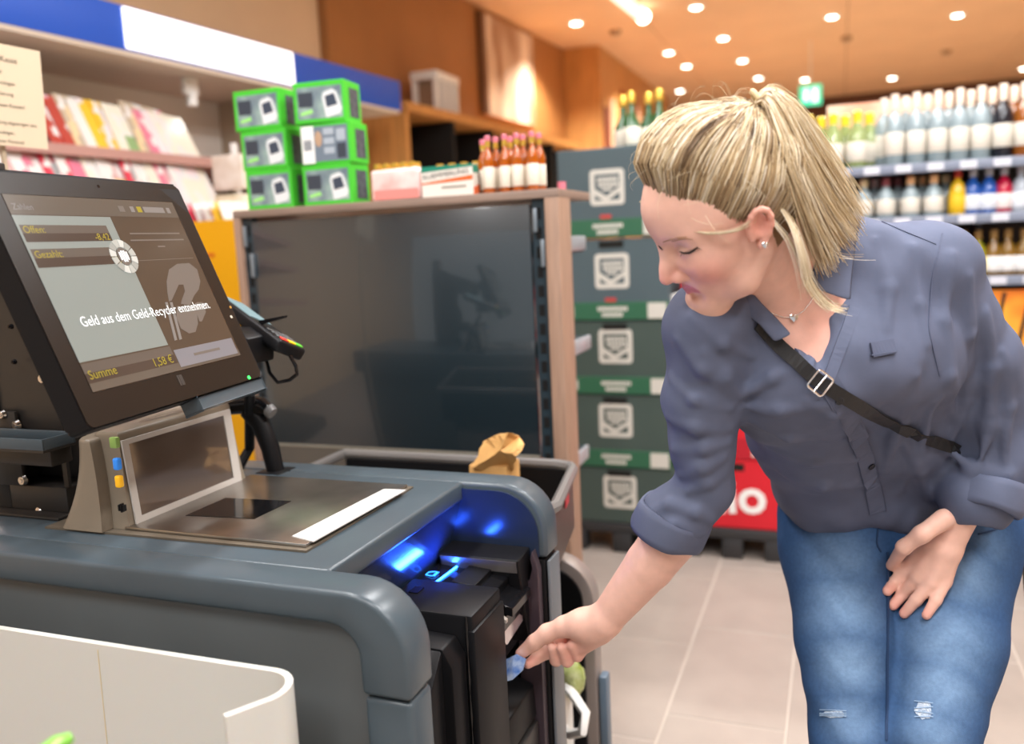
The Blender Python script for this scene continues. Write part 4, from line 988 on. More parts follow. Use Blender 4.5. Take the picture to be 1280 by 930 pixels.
# ================================================================== CARTON STACKS ON PALLETS
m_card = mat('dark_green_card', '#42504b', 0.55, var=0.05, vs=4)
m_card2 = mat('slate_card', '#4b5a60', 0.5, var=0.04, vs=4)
m_band = mat('band_green_card', '#2f6046', 0.5)
m_off = mat('offwhite_print', '#c9c6bd', 0.6)
YB_ = 3.36
X0, X1 = ony(703, 300, YB_)[0], ony(838, 390, YB_)[0]
def emblem(t, cx, cz, s, yf, m):
    b = B()
    o = rr(cx - s, cz - s, cx + s, cz + s, s * 0.22, 4); i_ = rr(cx - s * 0.72, cz - s * 0.72, cx + s * 0.72, cz + s * 0.72, s * 0.02, 4)
    vo = [b.bm.verts.new((x, yf, z)) for x, z in o]; vi = [b.bm.verts.new((x, yf, z)) for x, z in i_]
    n = len(vo)
    for k in range(n): b.bm.faces.new([vo[k], vo[(k + 1) % n], vi[(k + 1) % n], vi[k]])
    obj('emblem_frame', b, m, t, 0)
    obj('emblem_chevron', B().prism([(cx - s * 0.75, cz - s * 0.05), (cx - s * 0.05, cz - s * 0.5), (cx + s * 0.75, cz + s * 0.0), (cx + s * 0.75, cz - s * 0.28), (cx - s * 0.1, cz - s * 0.82), (cx - s * 0.75, cz - s * 0.38)], 1, yf - 0.001, yf), m, t, 0)
    e = B()
    for (rz_, a0, a1) in ((0.42, -0.55, 0.5), (0.12, -0.5, 0.6)):
        x = cx + a0 * s
        while x < cx + a1 * s:
            e.box((x, yf - 0.001, cz + (rz_ - 0.11) * s), (x + s * 0.16, yf, cz + (rz_ + 0.13) * s)); x += s * 0.2
    e.box((cx - s * 0.3, yf - 0.001, cz - s * 0.2), (cx + s * 0.3, yf, cz - s * 0.06))
    obj('emblem_print', e, m, t, 0)
zs = [0.126, 0.365, 0.673, 0.978, 1.309, 1.665]
ordn = ['bottom', 'second', 'third', 'fourth', 'topmost']
for i in range(5):
    z0, z1 = zs[i], zs[i + 1] - 0.003
    sh = (0.006, -0.004, 0.004, -0.002, -0.012)[i]
    t = thing('wine_carton', ((X0 + X1) / 2 + sh, YB_ + 0.17, z0), '%s dark green carton with white emblem in the pallet stack' % ordn[i] if i != 2 else 'middle dark green carton with white emblem in the pallet stack', 'carton', 'dark green cartons on the pallet')
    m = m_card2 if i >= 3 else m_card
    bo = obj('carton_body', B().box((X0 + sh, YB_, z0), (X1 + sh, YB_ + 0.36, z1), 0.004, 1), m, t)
    yf = YB_ - 0.0012
    bhh = 0.075 if i else 0.0
    if i:
        obj('label_band', B().box((X0 + sh + 0.001, yf - 0.004, z0 + 0.004), (X1 + sh - 0.001, yf + 0.001, z0 + bhh), 0.001, 1), m_band, t)
        yb = yf - 0.0048
        xm = X0 + sh + 0.205
        b = B()
        for (zz, a, c) in ((0.048, -0.062, 0.06), (0.024, -0.045, 0.042)):
            x = xm + a
            while x < xm + c: b.box((x, yb, z0 + zz - 0.008), (x + 0.010, yb + 0.001, z0 + zz + 0.009)); x += 0.0125
        obj('band_print', b, m_off, bo, 0)
        obj('band_sticker', B().box((X1 + sh - 0.087, yb, z0 + 0.008), (X1 + sh - 0.012, yb + 0.001, z0 + 0.07)), m_off, bo)
        obj('band_sticker', B().box((X0 + sh + 0.002, yb, z0 + 0.02), (X0 + sh + 0.042, yb + 0.001, z0 + 0.06)), m_off, bo)
        if i >= 3: obj('red_dot', B().box((xm - 0.03, yb, z0 + 0.077), (xm + 0.015, yb + 0.001, z0 + 0.093)), mat('red_dot', '#b5413f', 0.5), bo)
    if i < 4: obj('hand_hole', B().box((xm - 0.05 if i else X0 + 0.16, yf - 0.001, z1 - 0.035), (xm + 0.05 if i else X0 + 0.26, yf + 0.001, z1 - 0.008), 0.002), mat('hole_dark', (0.008, 0.008, 0.006), 0.9), bo)
    emblem(bo, X0 + sh + 0.205, z0 + bhh + 0.125 if i else z0 + 0.135, 0.070, yf, m_off)
# red snack cartons
XA, XB2 = X1 + 0.035, ony(976, 660, 3.40)[0]
m_red = mat('red_card', '#cf1d2c', 0.5)
zr_ = [0.126, 0.415, 0.79, 1.16]
for i in range(3):
    t = thing('snack_carton', ((XA + XB2) / 2, 3.55, zr_[i]), ['bottom red snack carton with white lettering on the dark pallet', 'middle red snack carton with white lettering and label strip', 'top red snack carton of the stack beside the green cartons'][i], 'carton', 'red snack cartons on the pallet')
    bo = obj('carton_body', B().box((XA, 3.40, zr_[i]), (XB2, 3.75, zr_[i + 1] - 0.003), 0.004, 1), m_red, t)
    text('lettering', 'Chio', 0.205, white, bo, frame(Vector((XB2 - 0.050, 3.3985, zr_[i] + (0.075 if i == 0 else 0.17))), (1, 0, 0.06), (0, 0, 1)), 'RIGHT', ext=0.0005, bold=0.005)
    if i: obj('label_strip', B().box((XA + 0.001, 3.397, zr_[i]), (XB2 - 0.001, 3.399, zr_[i] + 0.085)), mat('red_strip', '#b3192a', 0.5), bo)
    if i: obj('white_sticker', B().box((XB2 - 0.11, 3.3955, zr_[i] + 0.012), (XB2 - 0.005, 3.397, zr_[i] + 0.075)), m_off, bo)
    obj('hand_hole', B().box((XA + 0.12, 3.399, zr_[i + 1] - 0.05), (XA + 0.24, 3.401, zr_[i + 1] - 0.02)), MATS['hole_dark'], bo)
m_pal = mat('pallet_black', (0.03, 0.03, 0.032), 0.5)
for (nm, xa, xb, yy) in (('green cartons', X0 - 0.02, X1 + 0.012, YB_ - 0.01), ('red snack cartons', X1 + 0.02, XB2 + 0.02, 3.385)):
    t = thing('pallet', ((xa + xb) / 2, yy + 0.2, 0), 'black plastic pallet under the %s' % nm, 'pallet')
    obj('deck', B().box((xa, yy, 0.085), (xb, yy + 0.4, 0.124), 0.004), m_pal, t)
    for q in range(3):
        xx = xa + (xb - xa - 0.08) * q / 2
        for yq in (0, 0.32): obj('foot', B().box((xx, yy + yq, 0), (xx + 0.08, yy + yq + 0.08, 0.085), 0.004), m_pal, t)
# ornamental bottles on the top carton
zt5 = 1.6625
og = mat('green_glass', '#2f5a35', 0.1, coat=0.5)
d0 = bottle_kind('party_bottle', [(0.035, 0), (0.038, 0.004), (0.038, 0.10), (0.014, 0.15), (0.014, 0.19)], og, m_gold, [(0.017, 0.185), (0.018, 0.19), (0.018, 0.225), (0.010, 0.235)], (0.0385, 0.02, 0.09, lblc))
xx0 = ony(790, 180, YB_ + 0.2)[0]
for i, (dx, dy, c) in enumerate(((0, 0.2, 0), (0.06, 0.26, 0), (0.115, 0.2, 0), (-0.05, 0.27, 0))):
    loc = (xx0 + dx, YB_ + dy, zt5)
    t = d0 if i == 0 else dup(d0, loc, i)
    t.location = loc; t['label'] = 'green glass bottle with gold top standing on the topmost dark carton'; t['group'] = 'bottles on the carton stack'

# ================================================================== BOTTLE GONDOLA ON THE RIGHT
YW = 3.90
gw = thing('bottle_shelf', (0.8, YW + 0.2, 0), 'long dark wine shelf with grey price rails full of bottles', 'shelf')
m_sh = mat('shelf_metal', '#5a5c63', 0.4); m_pr = mat('rail_blue_grey', '#7d8596', 0.3)
XW0, XW1 = -0.55, 2.3
ZW = [1.548, 1.335, 1.085, 0.80, 0.50, 0.20]
for z in ZW:
    obj('shelf_board', B().box((XW0, YW, z - 0.022), (XW1, YW + 0.36, z), 0.001), m_sh, gw)
    pr_ = obj('price_rail', B().box((XW0, YW - 0.012, z - 0.034), (XW1, YW - 0.001, z + 0.004), 0.002), m_pr, gw)
    for i in range(24):
        x = XW0 + 0.05 + i * 0.118
        if z > 1.0: obj('price_tag', B().box((x, YW - 0.014, z - 0.03), (x + 0.06, YW - 0.012, z + 0.0)), mat('tag_white', '#c9ccd6', 0.4), pr_)
obj('shelf_back', B().box((XW0, YW + 0.361, 0), (XW1, YW + 0.385, 1.62)), mat('shelf_back', '#3a2f2a', 0.6), gw)
for x in (XW0 - 0.02, 0.55, 1.45, XW1): obj('upright', B().box((x, YW + 0.30, 0), (x + 0.02, YW + 0.36, 1.56)), m_sh, gw)
obj('plinth', B().box((XW0, YW + 0.02, 0), (XW1, YW + 0.36, 0.15)), m_sh, gw)
hp_ = thing('header_board', (0.3, YW + 0.40, 1.55), 'salmon pink header board with purple shapes behind the upper bottles', 'sign')
obj('board', B().box((-0.06, YW + 0.39, 1.50), (0.42, YW + 0.405, 1.86)), mat('salmon_board', '#e5a285', 0.5, vs=6, col2='#f2d2b8'), hp_)
for (x, z, w_, h_, m) in ((0.15, 1.62, 0.06, 0.10, '#b23a8e'), (0.27, 1.64, 0.07, 0.09, '#b23a8e'), (0.34, 1.66, 0.09, 0.12, '#6a59b8'), (0.25, 1.74, 0.05, 0.06, '#d9a0a8')):
    obj('printed_shape', B().prism(rr(x - w_ / 2, z - h_ / 2, x + w_ / 2, z + h_ / 2, 0.02, 3), 1, YW + 0.386, YW + 0.39), mat('shape' + m, m, 0.5), hp_)
obj('board_stay', B().box((0.1, YW + 0.39, 0), (0.13, YW + 0.41, 1.5)), m_sh, hp_)
lw = mat('label_white', '#d3cec2', 0.6)
m_cl = mat('clear_spirit', '#8c9da3', 0.08, coat=0.5, spec=0.7)
def wine(name, glass, cap, lab=lw, kind='wine'):
    if kind == 'wine': pr = [(0.034, 0), (0.037, 0.004), (0.037, 0.165), (0.030, 0.195), (0.015, 0.215), (0.0135, 0.27)]; cp = [(0.0155, 0.225), (0.0155, 0.285), (0.013, 0.288)]; lb = (0.0374, 0.045, 0.135, lab)
    elif kind == 'sekt': pr = [(0.038, 0), (0.041, 0.004), (0.041, 0.12), (0.026, 0.165), (0.015, 0.20), (0.014, 0.225)]; cp = [(0.0165, 0.165), (0.019, 0.2), (0.019, 0.232), (0.012, 0.238)]; lb = (0.0414, 0.03, 0.11, lab)
    elif kind == 'short': pr = [(0.034, 0), (0.037, 0.004), (0.037, 0.09), (0.028, 0.112), (0.014, 0.128), (0.0135, 0.15)]; cp = [(0.017, 0.135), (0.017, 0.168), (0.014, 0.17)]; lb = (0.0374, 0.02, 0.08, lab)
    elif kind == 'tall': pr = [(0.030, 0), (0.033, 0.004), (0.033, 0.10), (0.024, 0.125), (0.012, 0.14), (0.012, 0.165)]; cp = [(0.0145, 0.15), (0.0145, 0.185), (0.012, 0.187)]; lb = (0.0334, 0.02, 0.08, lab)
    return bottle_kind(name, pr, glass, cap, cp, lb)
m_cork = mat('pale_capsule', '#e6d0bd', 0.35); m_yel = mat('yellow_capsule', '#e3c52a', 0.35)
og2 = mat('pale_green_glass', '#8b9a63', 0.1, coat=0.5)
K = {}
def put(key, make, px, z, y, label, group):
    x = ony(px, 200, y)[0]
    loc = (x, y, z)
    if key not in K: K[key] = make(); t = K[key]
    else: t = dup(K[key], loc, rnd.uniform(0, 6))
    t.location = loc; t['label'] = label; t['group'] = group
    return t
yb = YW + 0.07
for i in range(17):
    px = 1104 + i * 13.4; yy = YW + (0.05 if i % 2 else 0.135)
    if 1232 <= px <= 1262: put('red', lambda: wine('wine_bottle', mat('dark_glass', (0.01, 0.012, 0.02), 0.08, coat=0.5), m_cork), px, ZW[0], yy, 'dark glass wine bottle with pale capsule and white label on the upper shelf', 'dark wine bottles on the upper shelf')
    elif px > 1262: put('amberw', lambda: wine('wine_bottle', mat('honey_glass', '#8a4d16', 0.1, coat=0.5), m_cork), px, ZW[0], yy, 'honey coloured wine bottle with pale capsule on the upper shelf', 'honey wine bottles on the upper shelf')
    else: put('clear', lambda: wine('wine_bottle', m_cl, m_cork), px, ZW[0], yy, 'clear wine bottle with pale capsule and white label on the upper shelf', 'clear wine bottles on the upper shelf')
for i in range(9):
    px = 966 + i * 15.0; yy = YW + (0.055 if i % 2 else 0.15)
    put('sekt', lambda: wine('sparkling_wine_bottle', og2, m_yel, kind='sekt'), px, ZW[0], yy, 'stout sparkling wine bottle with yellow capsule on the upper shelf', 'yellow-topped sparkling wines')
rowcol = [('#c9b48c', 'tan'), ('#c9b48c', 'tan'), ('#b9a0a0', 'mauve'), ('#7a3a40', 'maroon'), ('#7a3a40', 'maroon'), ('#d8a878', 'peach'), ('#d8a878', 'peach'), ('#d8a878', 'peach'), ('#e6c9a0', 'cream')]
for i, px in enumerate((1064, 1080, 1094, 1108, 1123, 1139, 1153, 1168, 1183)):
    cc, cn = rowcol[i]
    put('sp' + cn, lambda: wine('spirit_bottle', m_cl, mat('cap_' + cn, cc, 0.4), kind='short'), px, ZW[1], YW + (0.05 if i % 2 else 0.14), 'clear spirit bottle with %s cap on the middle shelf' % cn, 'clear spirits on the middle shelf')
for (px, gc, cn, lc) in ((1198, '#e5b923', 'yellow', '#e5b923'), (1217, '#2456a8', 'blue', '#d8dde6'), (1237, '#2456a8', 'blue', '#d8dde6'), (1256, '#b3163c', 'crimson', '#e6d9d6'), (1277, '#aab4c0', 'silver', '#dfe5ec')):
    put('col' + cn, lambda: wine('spirit_bottle', mat('liq_' + cn, gc, 0.12, coat=0.5), mat('cap2_' + cn, '#c0392b' if cn == 'yellow' else '#b9bec8', 0.4), mat('lab_' + cn, lc, 0.5), kind='tall'), px, ZW[1], yb - 0.01, '%s coloured spirit bottle with bright label on the middle shelf' % cn, 'coloured spirits on the middle shelf')
for (px, cn, gc, lc) in ((1190, 'rose', '#a03a52', '#d7a0a8'), (1208, 'lemon', '#8f8a1c', '#dcc21e'), (1226, 'lemon', '#8f8a1c', '#dcc21e'), (1246, 'bronze', '#7a5a1e', '#e6e6e6'), (1264, 'bronze', '#7a5a1e', '#e6e6e6'), (1284, 'bronze', '#7a5a1e', '#e6e6e6')):
    put('low' + cn, lambda: wine('liqueur_bottle', mat('low_' + cn, gc, 0.12, coat=0.5), mat('lcap_' + cn, '#8a6a3a', 0.4), mat('llab_' + cn, lc, 0.5), kind='tall'), px, ZW[2], yb - 0.01, '%s liqueur bottle with pale label on the third shelf' % cn, 'liqueurs on the third shelf')
# orange printed crate under the third shelf
a = ony(1232, 352, YW + 0.0); b_ = ony(1300, 425, YW)
cr2 = thing('printed_crate', (a[0] + 0.2, YW + 0.1, 0.80), 'orange and black printed fruit carton under the third bottle shelf', 'carton')
m = mat('orange_print', '#e8701a', 0.5, vs=9, col2='#f5b23a', detail=1)
obj('carton_front', B().box((a[0], YW + 0.02, 0.802), (a[0] + 0.5, YW + 0.03, 1.03)), m, cr2)
obj('carton_body', B().box((a[0], YW + 0.03, 0.801), (a[0] + 0.5, YW + 0.3, 1.028)), mat('crate_brown', '#4a3426', 0.6), cr2)
ob = B()
for i in range(5):
    x = a[0] + 0.03 + i * 0.09
    ob.prism([(x, 0.81), (x + 0.016, 0.81), (x + 0.05, 1.02), (x + 0.036, 1.02)], 1, YW + 0.0185, YW + 0.02)
obj('dark_stripe', ob, mat('stripe_dark', '#2a1a12', 0.5), cr2)
for i in range(3):
    p = ony(1272 + i * 26, 447, YW + 0.1)
    tag(obj('lemon', B().sphere((p[0], YW + 0.10, 0.5 + 0.034), 0.034, (1.2, 1, 1), 14, 10), mat('lemon_yellow', '#e3c71a', 0.4)), 'yellow lemon lying on the lower shelf under the orange carton', 'fruit', 'lemons on the lower shelf')
# ================================================================== IMPLICIT SURFACES FOR THE FIGURE
def V3(p): return np.asarray(p, float)
class SDF:
    def __init__(s): s.pr = []; s.disp = None
    def cone(s, a, b, ra, rb=None, k=0.01, op='u'):
        s.pr.append(('c', V3(a), V3(b), ra, ra if rb is None else rb, k, op)); return s
    def chain(s, pts, k=0.01, op='u'):
        for (p, r), (q, r2) in zip(pts, pts[1:]): s.cone(p, q, r, r2, k, op)
        return s
    def ell(s, c, rad, rot=None, k=0.01, op='u'):
        s.pr.append(('e', V3(c), V3(rad), np.eye(3) if rot is None else np.asarray(rot, float), 0, k, op)); return s
    @staticmethod
    def one(p, x):
        if p[0] == 'c':
            a, b, ra, rb = p[1], p[2], p[3], p[4]; ba = b - a; q = x - a
            t = np.clip(q @ ba / max(ba @ ba, 1e-12), 0, 1)
            return np.sqrt(((q - t[..., None] * ba) ** 2).sum(-1)) - (ra + (rb - ra) * t)
        q = (x - p[1]) @ p[3]; r = p[2]
        k0 = np.sqrt(((q / r) ** 2).sum(-1)); k1 = np.sqrt(((q / (r * r)) ** 2).sum(-1)) + 1e-9
        return k0 * (k0 - 1) / k1
    @staticmethod
    def comb(d, e, k, op):
        if op == 'u':
            h = np.clip(0.5 + 0.5 * (d - e) / k, 0, 1); return d * (1 - h) + e * h - k * h * (1 - h)
        h = np.clip(0.5 - 0.5 * (d + e) / k, 0, 1); return d * (1 - h) - e * h + k * h * (1 - h)
    def __call__(s, x):
        x = np.asarray(x, float); d = np.full(x.shape[:-1], 9.0)
        for p in s.pr: d = s.comb(d, s.one(p, x), p[5], p[6])
        if s.disp: d = d + s.disp(x)
        return d
    def trace(s, px, py, t0=0.75, t1=2.2):
        r = ray(px, py); t = t0
        for _ in range(120):
            d = float(s((CP + r * t)[None])[0])
            if d < 2e-4: break
            t += max(d * 0.7, 2e-4)
            if t > t1: return None
        return CP + r * t
    def normal(s, p, e=0.002):
        g = np.array([float(s((p + v)[None])[0] - s((p - v)[None])[0]) for v in np.eye(3) * e]); return g / (np.linalg.norm(g) + 1e-9)
    def mesh(s, h, n=8):
        lo = np.array([9.0] * 3); hi = -lo
        for p in s.pr:
            if p[6] != 'u': continue
            if p[0] == 'c':
                for q, r in ((p[1], p[3]), (p[2], p[4])): lo = np.minimum(lo, q - r); hi = np.maximum(hi, q + r)
            else: m = max(p[2]); lo = np.minimum(lo, p[1] - m); hi = np.maximum(hi, p[1] + m)
        lo = lo - 4 * h - 0.01; hi = hi + 4 * h + 0.01
        bs = n * h; nb = np.ceil((hi - lo) / bs).astype(int)
        I = np.stack(np.meshgrid(*[np.arange(k) for k in nb], indexing='ij'), -1).reshape(-1, 3)
        cen = lo + (I + 0.5) * bs; R = bs * 0.8661
        dc = np.empty(len(cen))
        for a in range(0, len(cen), 60000): dc[a:a + 60000] = s(cen[a:a + 60000])
        act = np.abs(dc) < R * 1.3 + 0.008; I = I[act]; cen = cen[act]
        ar = np.arange(n + 1); G = np.stack(np.meshgrid(ar, ar, ar, indexing='ij'), -1).reshape(-1, 3)
        org = I * n
        dd = [s.one(p, cen) for p in s.pr]; dmin = np.full(len(cen), 9.0)
        for p, e in zip(s.pr, dd):
            if p[6] == 'u': dmin = np.minimum(dmin, e)
        pts = lo + (org[:, None, :] + G[None]) * h
        D = np.full(pts.shape[:2], 9.0)
        for p, e in zip(s.pr, dd):
            sel = (e < np.maximum(dmin, -R) + 2.6 * R + 3 * p[5]) if p[6] == 'u' else (np.abs(e) < 2.4 * R + 3 * p[5]) | (e < 0)
            if sel.any(): D[sel] = s.comb(D[sel], s.one(p, pts[sel]), p[5], p[6])
        if s.disp: D = D + s.disp(pts)
        D = D.reshape(-1, n + 1, n + 1, n + 1)
        big = (nb * n + 2).astype(np.int64)
        def gid(c): return (c[..., 0].astype(np.int64) * big[1] + c[..., 1]) * big[2] + c[..., 2]
        acc = np.zeros((len(I), n, n, n, 3)); cnt = np.zeros((len(I), n, n, n))
        sl = lambda o: slice(o, n + o)
        off = [(a, b, c) for a in (0, 1) for b in (0, 1) for c in (0, 1)]
        for a in off:
            for ax in range(3):
                if a[ax]: continue
                b = list(a); b[ax] = 1
                va = D[:, sl(a[0]), sl(a[1]), sl(a[2])]; vb = D[:, sl(b[0]), sl(b[1]), sl(b[2])]
                m = (va < 0) != (vb < 0); t = np.where(m, va / np.where(m, va - vb, 1), 0)
                pos = np.zeros(m.shape + (3,)); pos[...] = a; pos[..., ax] = t
                acc += pos * m[..., None]; cnt += m
        has = cnt > 0
        cells = (org[:, None, None, None, :] + np.stack(np.meshgrid(*[np.arange(n)] * 3, indexing='ij'), -1)[None])[has]
        verts = lo + (cells + acc[has] / cnt[has][:, None]) * h
        ids = gid(cells); o = np.argsort(ids); ids_s = ids[o]
        def find(c):
            g = gid(c); k = np.clip(np.searchsorted(ids_s, g), 0, len(ids_s) - 1); ok = ids_s[k] == g
            return np.where(ok, o[k], -1)
        quads = []
        for ax in range(3):
            b = [0, 0, 0]; b[ax] = 1; u, v = (ax + 1) % 3, (ax + 2) % 3
            va = D[:, :n, :n, :n]; vb = D[:, sl(b[0]), sl(b[1]), sl(b[2])]
            m = (va < 0) != (vb < 0); w = np.argwhere(m)
            if not len(w): continue
            c = org[w[:, 0]] + w[:, 1:]
            eu = np.zeros(3, int); eu[u] = 1; ev = np.zeros(3, int); ev[v] = 1
            q = np.stack([find(c - eu - ev), find(c - ev), find(c), find(c - eu)], 1)
            flip = va[m] > 0; q[flip] = q[flip][:, ::-1]
            quads.append(q[(q >= 0).all(1)])
        q = np.concatenate(quads)
        return verts, q
def sdf_obj(name, s, h, mat_, parent=None, smooth_it=0):
    v, q = s.mesh(h)
    for _ in range(smooth_it):
        acc = np.zeros_like(v); c = np.zeros(len(v))
        for a, b in ((0, 1), (1, 2), (2, 3), (3, 0)):
            np.add.at(acc, q[:, a], v[q[:, b]]); np.add.at(c, q[:, a], 1)
            np.add.at(acc, q[:, b], v[q[:, a]]); np.add.at(c, q[:, b], 1)
        v = v * 0.4 + acc / np.maximum(c, 1)[:, None] * 0.6
    me = bpy.data.meshes.new(name)
    me.vertices.add(len(v)); me.vertices.foreach_set('co', v.ravel().astype(np.float32))
    me.loops.add(len(q) * 4); me.loops.foreach_set('vertex_index', q.ravel().astype(np.int32))
    me.polygons.add(len(q)); me.polygons.foreach_set('loop_start', np.arange(0, len(q) * 4, 4, dtype=np.int32))
    me.polygons.foreach_set('loop_total', np.full(len(q), 4, np.int32))
    me.polygons.foreach_set('use_smooth', np.ones(len(q), bool))
    me.update(); me.validate()
    bm = bmesh.new(); bm.from_mesh(me); ed = [e for e in bm.edges if len(e.link_faces) == 1]
    if ed: bmesh.ops.holes_fill(bm, edges=ed, sides=0); bm.to_mesh(me); me.polygons.foreach_set('use_smooth', np.ones(len(me.polygons), bool))
    bm.free(); me.update()
    return link(name, me, mat_, parent), v
def set_col(o, cols, name='tint'):
    at = o.data.color_attributes.new(name, 'FLOAT_COLOR', 'POINT')
    c = np.ones((len(cols), 4), np.float32); c[:, :3] = cols; at.data.foreach_set('color', c.ravel())
def attr_mat(name, rough, sss=0.0, bump=0.0, bs=300, spec=0.4, var=0.0, vs=40, sheen=0.0, aniso=None):
    m = bpy.data.materials.new(name); m.use_nodes = True; MATS[name] = m; nt = m.node_tree; b = nt.nodes['Principled BSDF']
    a = nt.nodes.new('ShaderNodeVertexColor'); a.layer_name = 'tint'
    src = a.outputs[0]
    tc = nt.nodes.new('ShaderNodeTexCoord')
    if var:
        n = nt.nodes.new('ShaderNodeTexNoise'); n.inputs['Scale'].default_value = vs; n.inputs['Detail'].default_value = 4; nt.links.new(tc.outputs['Object'], n.inputs[0])
        mr_ = nt.nodes.new('ShaderNodeMapRange'); mr_.inputs[1].default_value = 0.3; mr_.inputs[2].default_value = 0.7; mr_.inputs[3].default_value = 1 - var; mr_.inputs[4].default_value = 1 + var
        nt.links.new(n.outputs[0], mr_.inputs[0])
        mx = nt.nodes.new('ShaderNodeMix'); mx.data_type = 'RGBA'; mx.blend_type = 'MULTIPLY'; mx.inputs[0].default_value = 1
        nt.links.new(src, mx.inputs[6]); nt.links.new(mr_.outputs[0], mx.inputs[7]); src = mx.outputs[2]
    nt.links.new(src, b.inputs['Base Color']); b.inputs['Roughness'].default_value = rough; b.inputs['Specular IOR Level'].default_value = spec
    if sss: b.inputs['Subsurface Weight'].default_value = sss; b.inputs['Subsurface Radius'].default_value = (0.012, 0.005, 0.003); b.inputs['Subsurface Scale'].default_value = 0.5
    if sheen: b.inputs['Sheen Weight'].default_value = sheen
    if bump:
        n2 = nt.nodes.new('ShaderNodeTexNoise'); n2.inputs['Scale'].default_value = bs; n2.inputs['Detail'].default_value = 3; nt.links.new(tc.outputs['Object'], n2.inputs[0])
        bp = nt.nodes.new('ShaderNodeBump'); bp.inputs['Strength'].default_value = bump; bp.inputs['Distance'].default_value = 0.001
        nt.links.new(n2.outputs[0], bp.inputs['Height']); nt.links.new(bp.outputs[0], b.inputs['Normal'])
    return m

# ================================================================== THE WOMAN
# ---- head frame: f forward, l her left, u up
def _rx(t): return np.array([[1, 0, 0], [0, np.cos(t), -np.sin(t)], [0, np.sin(t), np.cos(t)]])
def _ry(t): return np.array([[np.cos(t), 0, np.sin(t)], [0, 1, 0], [-np.sin(t), 0, np.cos(t)]])
def _rz(t): return np.array([[np.cos(t), -np.sin(t), 0], [np.sin(t), np.cos(t), 0], [0, 0, 1]])
HS = 0.985
HR = RW @ (_rz(0.506) @ _rx(-0.44) @ _ry(-0.03) @ np.array([[-1, 0, 0], [0, 0, 1], [0, -1, 0.0]]))
HO = P(910, 270, 1.10)
def hd(f, l, u): return HO + HR @ (np.array([f, l, u]) * HS)
def hproj(p):
    c = RW.T @ (np.asarray(p) - CP); return 640 + FPX * c[0] / c[2], 465 - FPX * c[1] / c[2]
body = SDF()
# cranium and face
body.ell(hd(-0.012, 0, 0.042), np.array([0.098, 0.077, 0.092]) * HS, HR, k=0.01)
body.ell(hd(0.042, 0, 0.020), np.array([0.056, 0.062, 0.072]) * HS, HR, k=0.03)
body.ell(hd(0.032, 0, -0.038), np.array([0.052, 0.050, 0.056]) * HS, HR, k=0.03)
for s_ in (-1, 1):
    body.cone(hd(-0.004, s_ * 0.052, -0.040), hd(0.024, s_ * 0.040, -0.072), 0.016 * HS, 0.015 * HS, k=0.025)
    body.cone(hd(0.024, s_ * 0.040, -0.072), hd(0.060, s_ * 0.010, -0.089), 0.015 * HS, 0.014 * HS, k=0.022)
    body.ell(hd(0.060, s_ * 0.040, -0.022), np.array([0.024, 0.021, 0.022]) * HS, HR, k=0.025)
    body.cone(hd(0.082, s_ * 0.014, 0.026), hd(0.066, s_ * 0.044, 0.024), 0.0105 * HS, 0.009 * HS, k=0.014)
body.ell(hd(0.067, 0, -0.087), np.array([0.0135, 0.016, 0.0135]) * HS, HR, k=0.014)
body.cone(hd(0.04, 0, 0.08), hd(0.072, 0, 0.052), 0.03 * HS, 0.024 * HS, k=0.03)
for s_ in (-1, 1):   # eye sockets and closed lids
    body.ell(hd(0.096, s_ * 0.031, 0.004), np.array([0.016, 0.018, 0.012]) * HS, HR, k=0.016, op='s')
    body.ell(hd(0.074, s_ * 0.031, 0.001), np.array([0.0142, 0.0158, 0.0122]) * HS, HR, k=0.004)
    body.cone(hd(0.083, s_ * 0.018, -0.009), hd(0.078, s_ * 0.042, -0.008), 0.0035 * HS, 0.003 * HS, k=0.006)
# nose
body.cone(hd(0.089, 0, 0.014), hd(0.103, 0, -0.023), 0.0075 * HS, 0.0085 * HS, k=0.012)
body.cone(hd(0.101, 0, -0.021), hd(0.1075, 0, -0.034), 0.0085 * HS, 0.0098 * HS, k=0.008)
for s_ in (-1, 1):
    body.ell(hd(0.093, s_ * 0.0115, -0.038), np.array([0.011, 0.0068, 0.0075]) * HS, HR, k=0.006)
    body.ell(hd(0.100, s_ * 0.0065, -0.0455), np.array([0.005, 0.0032, 0.004]) * HS, HR, k=0.003, op='s')
    body.cone(hd(0.089, s_ * 0.0205, -0.034), hd(0.080, s_ * 0.022, -0.048), 0.002, 0.002, k=0.006, op='s')
# muzzle and lips
body.ell(hd(0.065, 0, -0.060), np.array([0.022, 0.028, 0.024]) * HS, HR, k=0.015)
body.cone(hd(0.0860, 0, -0.0570), hd(0.0755, 0.020, -0.0610), 0.0060 * HS, 0.0028 * HS, k=0.005)
body.cone(hd(0.0860, 0, -0.0570), hd(0.0755, -0.020, -0.0610), 0.0060 * HS, 0.0028 * HS, k=0.005)
body.cone(hd(0.0835, 0, -0.0680), hd(0.0745, 0.017, -0.0645), 0.0068 * HS, 0.0030 * HS, k=0.005)
body.cone(hd(0.0835, 0, -0.0680), hd(0.0745, -0.017, -0.0645), 0.0060 * HS, 0.0028 * HS, k=0.005)
mlp = [hd(0.0710, -0.0230, -0.0635), hd(0.0838, -0.014, -0.0622), hd(0.0892, 0, -0.0618), hd(0.0838, 0.014, -0.0622), hd(0.0710, 0.0230, -0.0635)]
for a, b in zip(mlp, mlp[1:]): body.cone(a, b, 0.0011, 0.0011, k=0.0025, op='s')
body.cone(hd(0.083, -0.012, -0.0765), hd(0.083, 0.012, -0.0765), 0.006, 0.006, k=0.012, op='s')
